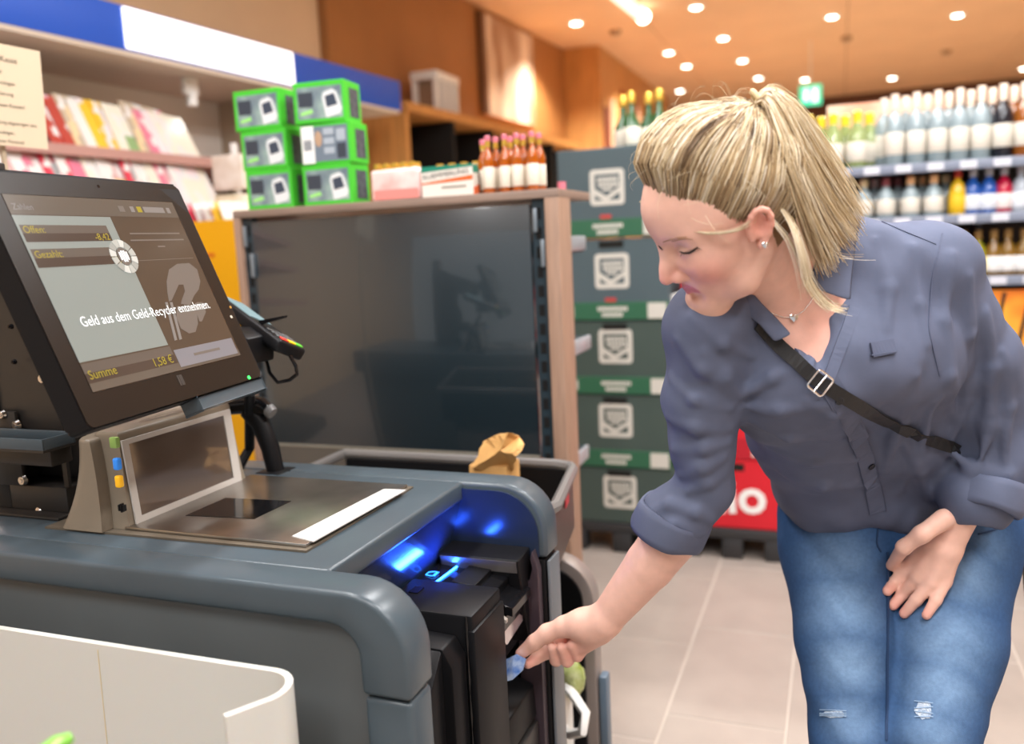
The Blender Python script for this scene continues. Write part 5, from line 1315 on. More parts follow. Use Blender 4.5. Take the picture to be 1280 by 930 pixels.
# ears
for s_ in (-1, 1):
    e0 = [(0.009, 0.0745, -0.003), (0.009, 0.080, 0.010), (0.005, 0.083, 0.019), (-0.002, 0.085, 0.024), (-0.009, 0.087, 0.024), (-0.015, 0.088, 0.019), (-0.017, 0.088, 0.010), (-0.015, 0.086, -0.001), (-0.010, 0.083, -0.011), (-0.004, 0.079, -0.019), (0.002, 0.077, -0.023)]
    ew = [(hd(f, s_ * l, u), 0.0036 * HS) for f, l, u in e0]; ew[-1] = (ew[-1][0], 0.0058 * HS)
    body.ell(hd(-0.003, s_ * 0.078, 0.003), np.array([0.012, 0.007, 0.020]) * HS, HR, k=0.006)
    body.ell(hd(-0.001, s_ * 0.090, 0.003), np.array([0.0088, 0.0112, 0.0145]) * HS, HR, k=0.004, op='s')
    body.chain(ew, k=0.004)
    body.cone(hd(0.011, s_ * 0.078, -0.010), hd(0.011, s_ * 0.078, 0.0), 0.0042, 0.0042, k=0.005)
# neck, throat and trapezius
nb_ = P(1030, 352, 1.25)
body.cone(hd(-0.022, 0, -0.030), P(1018, 350, 1.265), 0.050, 0.045, k=0.03)
body.cone(hd(-0.012, 0.0, -0.055), P(1008, 392, 1.24), 0.036, 0.042, k=0.02)
# ---- shared torso volumes (body sits a little inside the shirt)
TOR = [((P(985, 455, 1.285), P(1105, 432, 1.315)), 0.108), ((P(1012, 535, 1.42), P(1118, 525, 1.44)), 0.086), ((P(1037, 602, 1.52), P(1135, 602, 1.54)), 0.088)]
SHR, SHL = P(886, 403, 1.19), P(1163, 338, 1.27)
def torso(s, dr, k=0.05, low=0.0):
    for i, ((a, b), r) in enumerate(TOR):
        r -= low * i / 2
        s.cone(a, b, r + dr, r + dr, k)
        if i: 
            (a0, b0), r0 = TOR[i - 1]; s.cone(a0, a, r0 + dr, r + dr, k); s.cone(b0, b, r0 + dr, r + dr, k)
    s.cone(SHR, P(985, 400, 1.25), 0.056 + dr, 0.07 + dr, k); s.cone(SHL, P(1060, 370, 1.28), 0.060 + dr, 0.075 + dr, k)
    s.cone(P(1045, 318, 1.27), SHL, 0.052 + dr, 0.056 + dr, 0.04)
    s.cone(P(985, 470, 1.215), P(1080, 455, 1.235), 0.062 + dr, 0.060 + dr, 0.05)
torso(body, -0.010, 0.05, 0.03)
# arms
ELR, WRR = P(880, 612, 1.29), P(758, 773, 1.385)
EL_L, WRL = P(1246, 560, 1.40), P(1200, 640, 1.385)
body.chain([(SHR, 0.044), (ELR, 0.033)], 0.02)
body.chain([(ELR, 0.034), (P(846, 662, 1.313), 0.0425), (P(812, 706, 1.342), 0.0385), (WRR, 0.0275)], 0.004)
body.chain([(SHL, 0.048), (EL_L, 0.038), (WRL, 0.0235)], 0.015)
# legs (inside the jeans) down to the floor
HPR, HPL = P(1050, 655, 1.58), P(1193, 652, 1.56)
KNR, KNL = P(1063, 938, 1.40), P(1163, 932, 1.37)
ANR = np.array([KNR[0] - 0.01, KNR[1] + 0.10, 0.085]); ANL = np.array([KNL[0] + 0.03, KNL[1] + 0.10, 0.085])
TOR_LEG = [[(HPR, 0.105), (P(1047, 690, 1.555), 0.098), (P(1057, 800, 1.475), 0.081), (KNR, 0.060)], [(HPL, 0.105), (P(1191, 692, 1.535), 0.105), (P(1181, 800, 1.455), 0.092), (KNL, 0.069)]]
for ch, an in zip(TOR_LEG, (ANR, ANL)):
    body.chain([(p, r - 0.02) for p, r in ch] + [(an, 0.036)], 0.03)
    body.cone(an, an + np.array([-0.05, -0.14, -0.055]), 0.032, 0.022, 0.02)
body.cone(HPR, HPL, 0.08, 0.08, 0.04)
body.cone(P(1090, 600, 1.56), P(1120, 650, 1.60), 0.06, 0.07, 0.04)
# ---- right hand pinching the note (palm towards us, thumb on top)
hk_ = 0.006
body.chain([(WRR, 0.0268), (P(735, 783, 1.405), 0.0245)], 0.006)
body.chain([(P(752, 778, 1.385), 0.0235), (P(728, 780, 1.398), 0.0215), (P(706, 783, 1.412), 0.0178)], 0.016)
body.chain([(P(748, 790, 1.395), 0.021), (P(714, 812, 1.445), 0.0185)], 0.014)
body.chain([(P(735, 785, 1.42), 0.02), (P(704, 798, 1.462), 0.016)], 0.014)
body.chain([(P(706, 783, 1.412), 0.0165), (P(684, 791, 1.425), 0.0145), (P(668, 803, 1.435), 0.0128), (P(651, 817, 1.445), 0.0098)], hk_)
body.chain([(P(704, 799, 1.465), 0.0135), (P(684, 815, 1.475), 0.0118), (P(670, 823, 1.468), 0.0100), (P(660, 830, 1.458), 0.0082)], 0.004)
for (k0, p0, p1, r) in ((P(712, 806, 1.455), P(695, 825, 1.445), P(690, 809, 1.427), 0.0104), (P(720, 810, 1.447), P(709, 826, 1.435), P(702, 809, 1.418), 0.0104), (P(730, 808, 1.438), P(722, 820, 1.428), P(714, 806, 1.412), 0.0094)):
    body.chain([(k0, r * 1.15), (p0, r * 1.02), (p1, r * 0.86)], 0.0035)
# ---- jeans volume (needed to lay the left hand on the thigh)
jeans = SDF()
for ch, an in zip(TOR_LEG, (ANR, ANL)):
    jeans.chain(ch + [((ch[-1][0] + an) / 2 + np.array([0, 0.02, 0]), ch[-1][1] + 0.002), (an + np.array([0, 0, 0.03]), 0.050)], 0.02)
jeans.cone(HPR, HPL, 0.105, 0.105, 0.03)
jeans.cone(P(1040, 605, 1.56), P(1150, 605, 1.57), 0.083, 0.085, 0.03)
jr = np.random.RandomState(5)
def jdisp(x):
    a = np.sin(x[..., 2] * 95 + 2.2 * np.sin(x[..., 0] * 30) + 1.1 * np.sin(x[..., 1] * 26)) * np.exp(-((x[..., 2] - 0.50) / 0.07) ** 2)
    b = np.sin(x[..., 2] * 60 - x[..., 0] * 55 + 1.5 * np.sin(x[..., 1] * 20)) * np.exp(-((x[..., 2] - 0.80) / 0.06) ** 2)
    return 0.0016 * a + 0.0020 * b
jeans.disp = jdisp
# ---- left hand resting on the thigh
def onleg(px, py, r, lift=0.0):
    p = jeans.trace(px, py)
    v = CP - p; return p + v / np.linalg.norm(v) * (r * 0.8 + lift)
wl0 = WRL
kn = [onleg(1133, 712, 0.012, 0.020), onleg(1148, 722, 0.012, 0.022), onleg(1165, 728, 0.011, 0.020), onleg(1181, 727, 0.010, 0.014)]
for i, (k0, rr0) in enumerate(zip(kn, (0.0135, 0.0135, 0.0125, 0.0115))):
    body.chain([(wl0 + (kn[i] - kn[1]) * 0.30, 0.0175), (wl0 * 0.45 + k0 * 0.55, 0.0155), (k0, rr0)], 0.010)
FG = [((1133, 712), (1118, 728), (1109, 739), 0.0098), ((1148, 722), (1129, 742), (1116, 757), 0.0100), ((1165, 728), (1145, 750), (1130, 767), 0.0098), ((1181, 727), (1170, 750), (1158, 769), 0.0090)]
for k0, (a, b, c, r) in zip(kn, FG):
    body.chain([(k0, r * 1.2), (onleg(*b, r, 0.008), r * 1.02), (onleg(*c, r, 0.0), r * 0.84)], 0.0035)
body.chain([(wl0 + (P(1150, 662, 1.36) - wl0) * 0.4, 0.0165), (P(1152, 668, 1.375), 0.0135), (P(1130, 684, 1.395), 0.0115), (onleg(1114, 707, 0.009, 0.003), 0.0088)], 0.008)

m_skin = attr_mat('skin', 0.48, sss=0.12, bump=0.12, bs=500, spec=0.35, var=0.05, vs=60)
woman, bv = sdf_obj('person', body, 0.0026, m_skin, None, 1)
tag(woman, 'blonde woman in grey-blue shirt and jeans bending to take a banknote', 'person')
# skin tint: cheeks, lips, ears, finger tips, scalp
base = np.array(hexc('#e6b8a6')); cols = np.tile(base, (len(bv), 1))
def tintw(c, r): return np.exp(-((bv - c) ** 2).sum(1) / (r * r))
def blend(w, c):
    global cols
    c = np.array(hexc(c)); w = np.clip(w, 0, 1)[:, None]; cols = cols * (1 - w) + c * w
for s_ in (-1, 1):
    blend(0.75 * tintw(hd(0.068, s_ * 0.045, -0.032), 0.026), '#df9085')
    blend(0.6 * tintw(hd(-0.005, s_ * 0.088, 0.005), 0.028), '#dd8474')
    blend(0.55 * tintw(hd(0.085, s_ * 0.034, 0.010), 0.012), '#d8b6a8')
blend(0.65 * tintw(hd(0.108, 0, -0.035), 0.018), '#de8f84')
lw_ = np.zeros(len(bv))
for i in range(4):
    for t in np.linspace(0, 1, 6):
        a_ = mlp[i] * (1 - t) + mlp[i + 1] * t; e = abs((i + t) - 2) / 2
        lw_ = np.maximum(lw_, np.clip((0.0098 * (1 - e ** 2.2) + 0.0018 - np.sqrt(((bv - a_) ** 2).sum(1))) / 0.002, 0, 1))
blend(0.8 * lw_, '#c9727a')
for tip in (P(651, 817, 1.445), P(660, 830, 1.458)): blend(0.5 * tintw(tip, 0.018), '#e2958c')
blend(0.7 * tintw(P(650, 815, 1.432), 0.0065), '#f3d2cc')
for (a, b, c, r) in FG: blend(0.55 * tintw(onleg(*c, r), 0.016), '#dc8f82')
blend(0.5 * tintw(P(715, 812, 1.43), 0.04), '#e09284'); blend(0.35 * tintw(nb_, 0.10), '#d9958a'); blend(0.5 * tintw(P(1035, 440, 1.2), 0.06), '#d68a7e')
# scalp inside the hairline takes the hair's root colour
loc = (bv - HO) @ HR / HS
def hairline(l_):   # front edge of the hair: u as a function of |l| on the front of the head
    return 0.088 - 0.35 * np.maximum(0, np.abs(l_) - 0.035)
fr_ = loc[:, 0]; up_ = loc[:, 2]; la = np.abs(loc[:, 1])
front_lim = 0.070 - np.clip((la - 0.03) / 0.045, 0, 1) ** 1.5 * 0.045      # f of the hairline over the temples
scalp = ((up_ > 0.094 - 0.0 * la) & (fr_ < 0.1)) | ((fr_ < front_lim - np.clip(0.075 - up_, 0, 0.1) * 0.45) & (up_ > 0.03)) | ((fr_ < -0.022) & (up_ > -0.045))
scalp &= ((bv - hd(-0.01, 0, 0.04)) ** 2).sum(1) < 0.125 ** 2
scalp &= ~((la > 0.076) & (up_ < 0.036) & (fr_ > -0.026))
cols[scalp] = np.array(hexc('#7b5f42'))
set_col(woman, cols)
# ---- clothing laid on the body
def ribbon(s, pts, wd, t=0.0014, lift=0.0008, n=28, across=None):
    """a thin strip lying on surface s along pixel points"""
    pts = np.array(pts, float); seg = np.linspace(0, len(pts) - 1, n)
    rows = []
    P3 = []
    for q in seg:
        i = min(int(q), len(pts) - 2); u = q - i; px, py = pts[i] * (1 - u) + pts[i + 1] * u
        p = s.trace(px, py)
        if p is None: continue
        P3.append((p, s.normal(p, 0.006)))
    n = len(P3)
    for _ in range(2):
        P3 = [P3[0]] + [((P3[i - 1][0] + 2 * P3[i][0] + P3[i + 1][0]) / 4, P3[i][1]) for i in range(1, len(P3) - 1)] + [P3[-1]]
    vs = []; fs = []
    for i, (p, nrm) in enumerate(P3):
        a = P3[max(0, i - 1)][0]; b = P3[min(n - 1, i + 1)][0]; tg = b - a; tg /= np.linalg.norm(tg) + 1e-9
        sd = np.cross(nrm, tg); sd /= np.linalg.norm(sd)
        w2 = wd / 2
        for (o, z) in ((-w2, lift), (w2, lift), (w2, lift + t), (-w2, lift + t)): vs.append(p + sd * o + nrm * z)
    for i in range(n - 1):
        for k in range(4): fs.append((4 * i + k, 4 * i + (k + 1) % 4, 4 * i + 4 + (k + 1) % 4, 4 * i + 4 + k))
    fs.append((0, 1, 2, 3)); fs.append(tuple(4 * (n - 1) + k for k in (3, 2, 1, 0)))
    return vs, fs
def rib_obj(name, s, pts, wd, m, parent, **kw):
    v, f = ribbon(s, pts, wd, **kw); o = pydata(name, v, f, m, parent, False); return o
shirt = SDF()
torso(shirt, 0.0, 0.04)
shirt.chain([(SHR, 0.060), (P(879, 495, 1.235), 0.0545), (P(878, 550, 1.262), 0.047), (ELR, 0.040)], 0.02)
CFR = P(843, 648, 1.31)
shirt.chain([(ELR, 0.041), (CFR, 0.054)], 0.02)
shirt.chain([(SHL, 0.064), (P(1225, 450, 1.335), 0.057), (P(1246, 555, 1.40), 0.064), (P(1222, 622, 1.385), 0.060)], 0.025)
shirt.cone(P(1050, 318, 1.265), P(1075, 330, 1.28), 0.058, 0.058, 0.02)
shirt.cone(P(1092, 345, 1.262), P(1096, 410, 1.27), 0.060, 0.062, 0.03)
# neck opening and V
shirt.cone(P(985, 345, 1.16), P(1012, 400, 1.145), 0.062, 0.046, 0.006, 's')
shirt.cone(P(1012, 400, 1.145), P(1032, 468, 1.14), 0.036, 0.010, 0.006, 's')
shirt.cone(P(985, 330, 1.20), P(1000, 370, 1.20), 0.055, 0.052, 0.006, 's')
base_shirt = SDF(); base_shirt.pr = list(shirt.pr)
FOLDS = [([(848, 425), (880, 462), (918, 492)], 0.008), ([(836, 470), (868, 500), (915, 512)], 0.007), ([(835, 520), (870, 535), (915, 535)], 0.008), ([(842, 562), (880, 560), (912, 552)], 0.008),
         ([(850, 595), (880, 583), (906, 572)], 0.008), ([(860, 615), (885, 602), (905, 592)], 0.006), ([(925, 497), (965, 472), (1010, 452)], 0.007), ([(930, 508), (975, 512), (1030, 505)], 0.006),
         ([(940, 525), (985, 545), (1045, 548)], 0.007), ([(965, 560), (1015, 578), (1070, 575)], 0.007), ([(975, 590), (1030, 606), (1085, 604)], 0.007),
         ([(1190, 318), (1180, 400), (1186, 470), (1190, 520)], 0.007), ([(1212, 345), (1212, 420), (1205, 500), (1188, 560)], 0.007), ([(1232, 390), (1240, 460), (1236, 530), (1222, 590)], 0.007),
         ([(1252, 440), (1262, 510), (1256, 580)], 0.006), ([(1145, 470), (1125, 530), (1105, 590)], 0.007), ([(1170, 500), (1150, 560), (1125, 615)], 0.007), ([(1185, 560), (1215, 585), (1260, 592)], 0.009),
         ([(1095, 300), (1110, 360), (1108, 410)], 0.005), ([(1140, 310), (1150, 380), (1158, 430)], 0.005), ([(880, 440), (905, 470), (925, 492)], 0.006), ([(1010, 500), (1040, 520), (1075, 545)], 0.006),
         ([(1125, 540), (1150, 590), (1160, 625)], 0.006), ([(865, 395), (905, 430), (940, 445)], 0.006), ([(812, 640), (835, 630), (870, 640), (890, 650)], 0.007), ([(806, 660), (840, 655), (880, 668)], 0.005)]
for pts, r in FOLDS:
    r = r * 1.25
    Q = []
    for px, py in pts:
        p = base_shirt.trace(px, py)
        if p is not None: Q.append(p - base_shirt.normal(p, 0.006) * r * 0.28)
    m_ = len(Q)
    for i in range(m_ - 1):
        ra = r * (0.5 if i == 0 else 1.0); rb = r * (0.5 if i == m_ - 2 else 1.0)
        shirt.cone(Q[i], Q[i + 1], ra, rb, 0.010)
# hem and cuff ends
shirt.cone(P(1108, 640, 1.475), P(1125, 642, 1.49), 0.030, 0.034, 0.02)
shirt.cone(P(990, 694, 1.44), P(1100, 716, 1.44), 0.055, 0.055, 0.006, 's')
shirt.cone(P(1100, 716, 1.44), P(1230, 706, 1.44), 0.055, 0.06, 0.006, 's')
fa = WRR - ELR; fa /= np.linalg.norm(fa)
shirt.ell(CFR + fa * 0.085 + np.array([0, 0, -0.012]), (0.075, 0.075, 0.052), None, 0.004, 's')
def sdisp(x):
    X, Y_, Z = x[..., 0], x[..., 1], x[..., 2]
    a = np.sin(X * 46 + Z * 34 + 1.8 * np.sin(Y_ * 31 + Z * 17)) + 0.7 * np.sin(Z * 58 - Y_ * 41 + 1.6 * np.sin(X * 37))
    b = np.sin(X * 96 - Z * 62 + 2.0 * np.sin(Y_ * 44)) * np.sin(Z * 23 + X * 11)
    return 0.0016 * a + 0.0009 * b
shirt.ell(P(1212, 692, 1.372), (0.075, 0.075, 0.050), None, 0.004, 's')
shirt.disp = sdisp
m_shirt = mat('shirt_cloth', '#5b6278', 0.72, var=0.06, vs=26, bump=0.12, bs=900, spec=0.25)
sh_o, sv = sdf_obj('shirt', shirt, 0.0036, m_shirt, woman, 1)
m_seam = mat('shirt_seam', '#525970', 0.75)
rib_obj('placket', shirt, [(1034, 476), (1052, 505), (1070, 540), (1083, 575), (1092, 612), (1097, 640)], 0.030, m_shirt, sh_o, t=0.0016, lift=0.0004, n=30)
for e in (-0.5, 0.5):
    rib_obj('stitch_line', shirt, [(1034 + e * 26, 478), (1052 + e * 25, 505), (1070 + e * 24, 540), (1083 + e * 23, 575), (1092 + e * 22, 612), (1097 + e * 22, 638)], 0.0012, m_seam, sh_o, t=0.0018, lift=0.0006, n=30)
for (px, py) in ((1088, 582), (1048, 500)):
    p = shirt.trace(px, py); n_ = shirt.normal(p, 0.006)
    b = B().lathe([(0.0055, 0.0), (0.006, 0.001), (0.006, 0.0025), (0.0045, 0.003), (0.004, 0.0022)], 16, p + n_ * 0.002, Vector((0, 0, 1)).rotation_difference(Vector(n_)).to_matrix())
    obj('button', b, mat('button_dark', '#23252d', 0.3), sh_o)
# tab on the chest pocket
rib_obj('chest_tab', shirt, [(1088, 438), (1117, 433)], 0.020, m_seam, sh_o, t=0.003, lift=0.001, n=8)
rib_obj('chest_tab_edge', shirt, [(1087, 444), (1118, 440)], 0.0016, m_shirt, sh_o, t=0.004, lift=0.001, n=8)
# seams at the shoulder and sleeve
rib_obj('sleeve_seam', shirt, [(1178, 292), (1165, 350), (1160, 410), (1175, 470)], 0.0025, m_seam, sh_o, t=0.001, lift=0.0002, n=24)
rib_obj('yoke_seam', shirt, [(1082, 268), (1120, 285), (1170, 305)], 0.0022, m_seam, sh_o, t=0.001, lift=0.0002, n=16)
# rolled cuffs
def cuff(name, c, ax, r, w_, t=0.008, tilt=(0, 0, 0)):
    ax = ax / np.linalg.norm(ax); u_ = np.cross(ax, [0, 0, 1.0]); u_ /= np.linalg.norm(u_); v_ = np.cross(ax, u_)
    vs = []; fs = []; n = 40; prof = [(-w_ / 2, 0.0), (-w_ / 2, t * 0.8), (-w_ * 0.3, t), (w_ * 0.3, t * 1.1), (w_ / 2, t * 0.8), (w_ / 2 + 0.002, 0.0), (w_ / 2 - 0.004, -t * 0.3), (w_ * 0.0, -t * 0.4)]
    for k in range(n):
        a = 2 * math.pi * k / n; rr_ = r * (1 + 0.05 * math.sin(2 * a + 0.7) + 0.03 * math.sin(5 * a))
        for j, (o, h) in enumerate(prof):
            wob = 0.0022 * math.sin(3 * a + j)
            vs.append(c + ax * (o + wob + tilt[0] * math.cos(a) + tilt[1] * math.sin(a)) + (u_ * math.cos(a) + v_ * math.sin(a)) * (rr_ + h))
    m_ = len(prof)
    for k in range(n):
        for j in range(m_): fs.append((k * m_ + j, k * m_ + (j + 1) % m_, ((k + 1) % n) * m_ + (j + 1) % m_, ((k + 1) % n) * m_ + j))
    o = pydata(name, vs, fs, m_shirt, sh_o, True); return o
cuff('rolled_cuff', CFR + fa * 0.010, fa * 0.7 + np.array([0, 0, -0.3]), 0.0525, 0.044, 0.007)
fl = WRL - EL_L
cuff('rolled_cuff', P(1229, 618, 1.378), P(1214, 668, 1.372) - P(1230, 600, 1.385), 0.053, 0.048, 0.007)

# collar: two folded leaves round the neck opening
def collar(name, inner, outer, t=0.0028):
    """inner and outer edges as pixel+depth lists"""
    n = 16
    def samp(L_, q):
        q = q * (len(L_) - 1); i = min(int(q), len(L_) - 2); u = q - i; a = np.array(L_[i]); b = np.array(L_[i + 1]); return a * (1 - u) + b * u
    rows = []
    for i in range(n):
        q = i / (n - 1); a = P(*samp(inner, q)); b = P(*samp(outer, q))
        mid = (a + b) / 2 + (CP - a) / np.linalg.norm(CP - a) * 0.005
        rows.append([a, a * 0.45 + mid * 0.1 + b * 0.45 + (CP - a) / np.linalg.norm(CP - a) * 0.004, b])
    vs = []; fs = []
    for r in rows:
        for p in r: vs.append(p)
    for i in range(n - 1):
        for j in range(2): fs.append((3 * i + j, 3 * i + 3 + j, 3 * i + 4 + j, 3 * i + 1 + j))
    o = pydata(name, vs, fs, m_shirt, sh_o, True)
    md = o.modifiers.new('thick', 'SOLIDIFY'); md.thickness = t; md.offset = 0
    sd_ = o.modifiers.new('sub', 'SUBSURF'); sd_.levels = 1; sd_.render_levels = 1
    return o
collar('collar_leaf', [(1040, 292, 1.165), (1022, 318, 1.155), (1012, 345, 1.150), (1022, 362, 1.148)], [(1078, 268, 1.185), (1070, 310, 1.175), (1066, 350, 1.165), (1064, 377, 1.160)])
collar('collar_leaf', [(938, 362, 1.150), (952, 378, 1.140), (972, 398, 1.135), (990, 418, 1.132)], [(912, 372, 1.158), (930, 392, 1.145), (948, 405, 1.138), (968, 428, 1.135)])
# shirt front edge of the V
rib_obj('front_edge', shirt, [(1068, 385), (1056, 420), (1044, 450), (1035, 474)], 0.016, m_shirt, sh_o, t=0.0022, lift=0.0006, n=14)
rib_obj('front_edge', shirt, [(968, 402), (990, 428), (1010, 452), (1030, 474)], 0.018, m_shirt, sh_o, t=0.0022, lift=0.0006, n=14)
# ---- jeans
jo, jv = sdf_obj('jeans', jeans, 0.0040, attr_mat('denim', 0.8, bump=0.35, bs=700, spec=0.2, var=0.10, vs=160), woman, 1)
fade = np.zeros(len(jv))
for (px, py, r, a) in ((1048, 700, 0.06, 0.5), (1052, 760, 0.06, 0.7), (1060, 830, 0.05, 0.8), (1065, 900, 0.045, 0.6), (1185, 800, 0.06, 0.75), (1205, 720, 0.05, 0.7), (1175, 860, 0.05, 0.8), (1165, 915, 0.05, 0.6), (1235, 680, 0.04, 0.4)):
    p = jeans.trace(px, py)
    if p is not None: fade = np.maximum(fade, a * np.exp(-((jv - p) ** 2).sum(1) / (r * r)))
nz = 0.5 + 0.25 * np.sin(jv[:, 2] * 160 + 3 * np.sin(jv[:, 0] * 60)) + 0.25 * np.sin(jv[:, 2] * 75 + jv[:, 0] * 40)
fade = np.clip(fade * (0.85 + 0.3 * nz), 0, 1)[:, None]
set_col(jo, np.array(hexc('#27466f')) * (1 - fade) + np.array(hexc('#7c9abb')) * fade)
m_den2 = mat('denim_seam', '#1d3557', 0.8); m_thr = mat('thread', '#8fa9c6', 0.7)
rib_obj('side_seam', jeans, [(1109, 690), (1109, 760), (1108, 850), (1108, 925)], 0.004, m_den2, jo, t=0.002, n=24)
rib_obj('fly_seam', jeans, [(1098, 655), (1095, 680), (1101, 690)], 0.0025, m_den2, jo, t=0.0012, n=12)
rib_obj('pocket_seam', jeans, [(978, 618), (995, 628), (1012, 622)], 0.0035, m_thr, jo, t=0.0012, n=12)
rib_obj('pocket_seam', jeans, [(1222, 668), (1245, 662), (1262, 650)], 0.003, m_den2, jo, t=0.0012, n=12)
m_fray = mat('frayed_threads', '#cdd6de', 0.9, vs=200, col2='#8fa3bd', bump=0.8, bs=500)
def rip(px, py, w_, h_):
    n = 14; vs = []; fs = []
    cpt = jeans.trace(px, py)
    for i in range(n):
        a = 2 * math.pi * i / n; k_ = 0.75 + 0.25 * ((i * 7) % 5) / 4
        p = jeans.trace(px + w_ * k_ * math.cos(a), py + h_ * k_ * math.sin(a)); vs.append(p + jeans.normal(p) * 0.0012)
    vs.append(cpt + jeans.normal(cpt) * 0.0016)
    for i in range(n): fs.append((i, (i + 1) % n, n))
    pydata('rip_patch', vs, fs, m_fray, jo, False)
    for i in range(4):
        y = py - h_ * 0.8 + i * h_ * 0.5
        v, f = ribbon(jeans, [(px - w_ * 0.95, y + rnd.uniform(-2, 2)), (px + w_ * 0.95, y + rnd.uniform(-2, 2))], 0.0012, t=0.001, lift=0.0018, n=8)
        pydata('loose_thread', v, f, MATS['thread'], jo, False)
rip(1155, 888, 12, 13); rip(1042, 893, 17, 5)
# ---- shoes
for an in (ANR, ANL):
    c = an + np.array([-0.03, -0.07, -0.045])
    so = SDF(); so.cone(an + np.array([0, 0.02, -0.03]), an + np.array([-0.02, -0.06, -0.035]), 0.045, 0.042, 0.02); so.cone(an + np.array([-0.02, -0.06, -0.04]), an + np.array([-0.055, -0.16, -0.05]), 0.042, 0.035, 0.02)
    o, _ = sdf_obj('shoe', so, 0.006, mat('shoe_white', '#d9d6d0', 0.5), woman, 1)
# ---- necklace, ear stud
m_sil = mat('silver', (0.85, 0.85, 0.86), 0.2, 1.0)
nk = []
for px, py in ((938, 372), (950, 382), (965, 391), (978, 396), (991, 397), (1003, 389), (1012, 378), (1018, 366)):
    p = body.trace(px, py); nk.append(p + body.normal(p) * 0.0012)
nko = obj('necklace', B().tube(nk, 0.0006, 6), m_sil, woman)
p = body.trace(991, 397); n_ = body.normal(p)
hm = frame(Vector(p + n_ * 0.002), Vector(RW[:, 0]), Vector(RW[:, 1]))
def heart(s): return [(s * 16 * math.sin(t) ** 3 / 16, s * (13 * math.cos(t) - 5 * math.cos(2 * t) - 2 * math.cos(3 * t) - math.cos(4 * t)) / 16) for t in [2 * math.pi * i / 24 for i in range(24)]]
obj('heart_pendant', B().prism(heart(0.0062), 2, 0, 0.002, 0.0006, 1, hm), m_sil, nko)
p = body.trace(955.5, 306); n_ = body.normal(p)
hm = frame(Vector(p + n_ * 0.0008), Vector(RW[:, 0]), Vector(RW[:, 1]))
es_ = obj('ear_stud', B().prism(heart(0.0045), 2, 0, 0.002, 0.0005, 1, hm), m_sil, woman)
# ---- lashes, brows
m_lash = mat('lash_dark', (0.012, 0.009, 0.008), 0.5); m_brow = mat('brow_brown', '#a9826a', 0.7)
def hair_line(name, pts, r, m, off=0.0006):
    Q = []
    for px, py in pts:
        p = body.trace(px, py); Q.append(p + body.normal(p) * off)
    return obj(name, B().tube(Q, r, 6), m, woman)
hair_line('lash_line', [(850, 314.5), (856, 316.5), (862, 316), (867, 313), (872, 308.5)], [0.0006, 0.0010, 0.0013, 0.0013, 0.0005], m_lash)
for i in range(9):
    u = i / 8; a = np.array([853, 316]) * (1 - u) + np.array([871, 309.5]) * u
    p = body.trace(a[0], a[1]); d_ = P(a[0] + 1.5 - 4 * (1 - u) + 5 * u, a[1] + 5 - 2 * u, 1.0) - P(a[0], a[1], 1.0)
    obj('eyelash', B().tube([p, p + d_ * 0.5 + (CP - p) * 0.002, p + d_ * 1.05 + (CP - p) * 0.003], [0.0005, 0.0004, 0.0001], 4), m_lash, woman)
hair_line('lash_line', [(823.5, 306.5), (826, 309.5), (828.5, 312)], [0.0005, 0.0010, 0.0006], m_lash, 0.001)
for (a, b) in (((829, 302.5), (848, 297.5)), ((836, 300), (858, 296)), ((846, 298), (866, 299)), ((840, 301.5), (861, 298.5))):
    hair_line('brow_hair', [a, ((a[0] + b[0]) / 2, (a[1] + b[1]) / 2 - 0.8), b], [0.0006, 0.0011, 0.0005], m_brow, 0.0002)
# ================================================================== HAIR
hr = np.random.RandomState(4)
SC_C = np.array([-0.012, 0, 0.042]); SC_R = np.array([0.098, 0.077, 0.092]) + 0.004
TIE = np.array([-0.079, 0.008, 0.1165])
def sdirs(p): v = (p - SC_C) / SC_R; return v / np.linalg.norm(v)
tdir = sdirs(TIE)
HV, HF, HC = [], [], []
def add_strand(pts, r0, r1, col, root=False):
    nonlocal_base = len(HV); pts = np.asarray(pts); m_ = len(pts); tg = np.gradient(pts, axis=0); tg /= np.linalg.norm(tg, axis=1)[:, None] + 1e-9
    ref = CP - pts[m_ // 2]; ref /= np.linalg.norm(ref)
    a = np.cross(tg, ref); a /= np.linalg.norm(a, axis=1)[:, None] + 1e-9; b = np.cross(a, tg)
    for i in range(m_):
        r = r0 + (r1 - r0) * i / (m_ - 1)
        for k in range(3):
            th = 2 * math.pi * k / 3 + 0.5
            HV.append(pts[i] + a[i] * math.cos(th) * r + b[i] * math.sin(th) * r)
            g_ = min(1.0, 0.45 + 2.2 * i / (m_ - 1)) if root else 1.0
            HC.append(col * g_ + PAL[0] * (1 - g_) * 1.3)
    for i in range(m_ - 1):
        for k in range(3):
            q = nonlocal_base + 3 * i; HF.append((q + k, q + (k + 1) % 3, q + 3 + (k + 1) % 3, q + 3 + k))
PAL = [np.array(hexc(c)) for c in ('#54412f', '#8a7052', '#c0a57c', '#e0cda8', '#f3e9d4')]
def pick(x):
    x = np.clip(x, 0, 0.999) * 4; i = int(x); return PAL[i] * (1 - (x - i)) + PAL[i + 1] * (x - i)
def hairpos(d, lift): return SC_C + d * SC_R * (1 + lift)
NSTR = 4600
cnt_ = 0
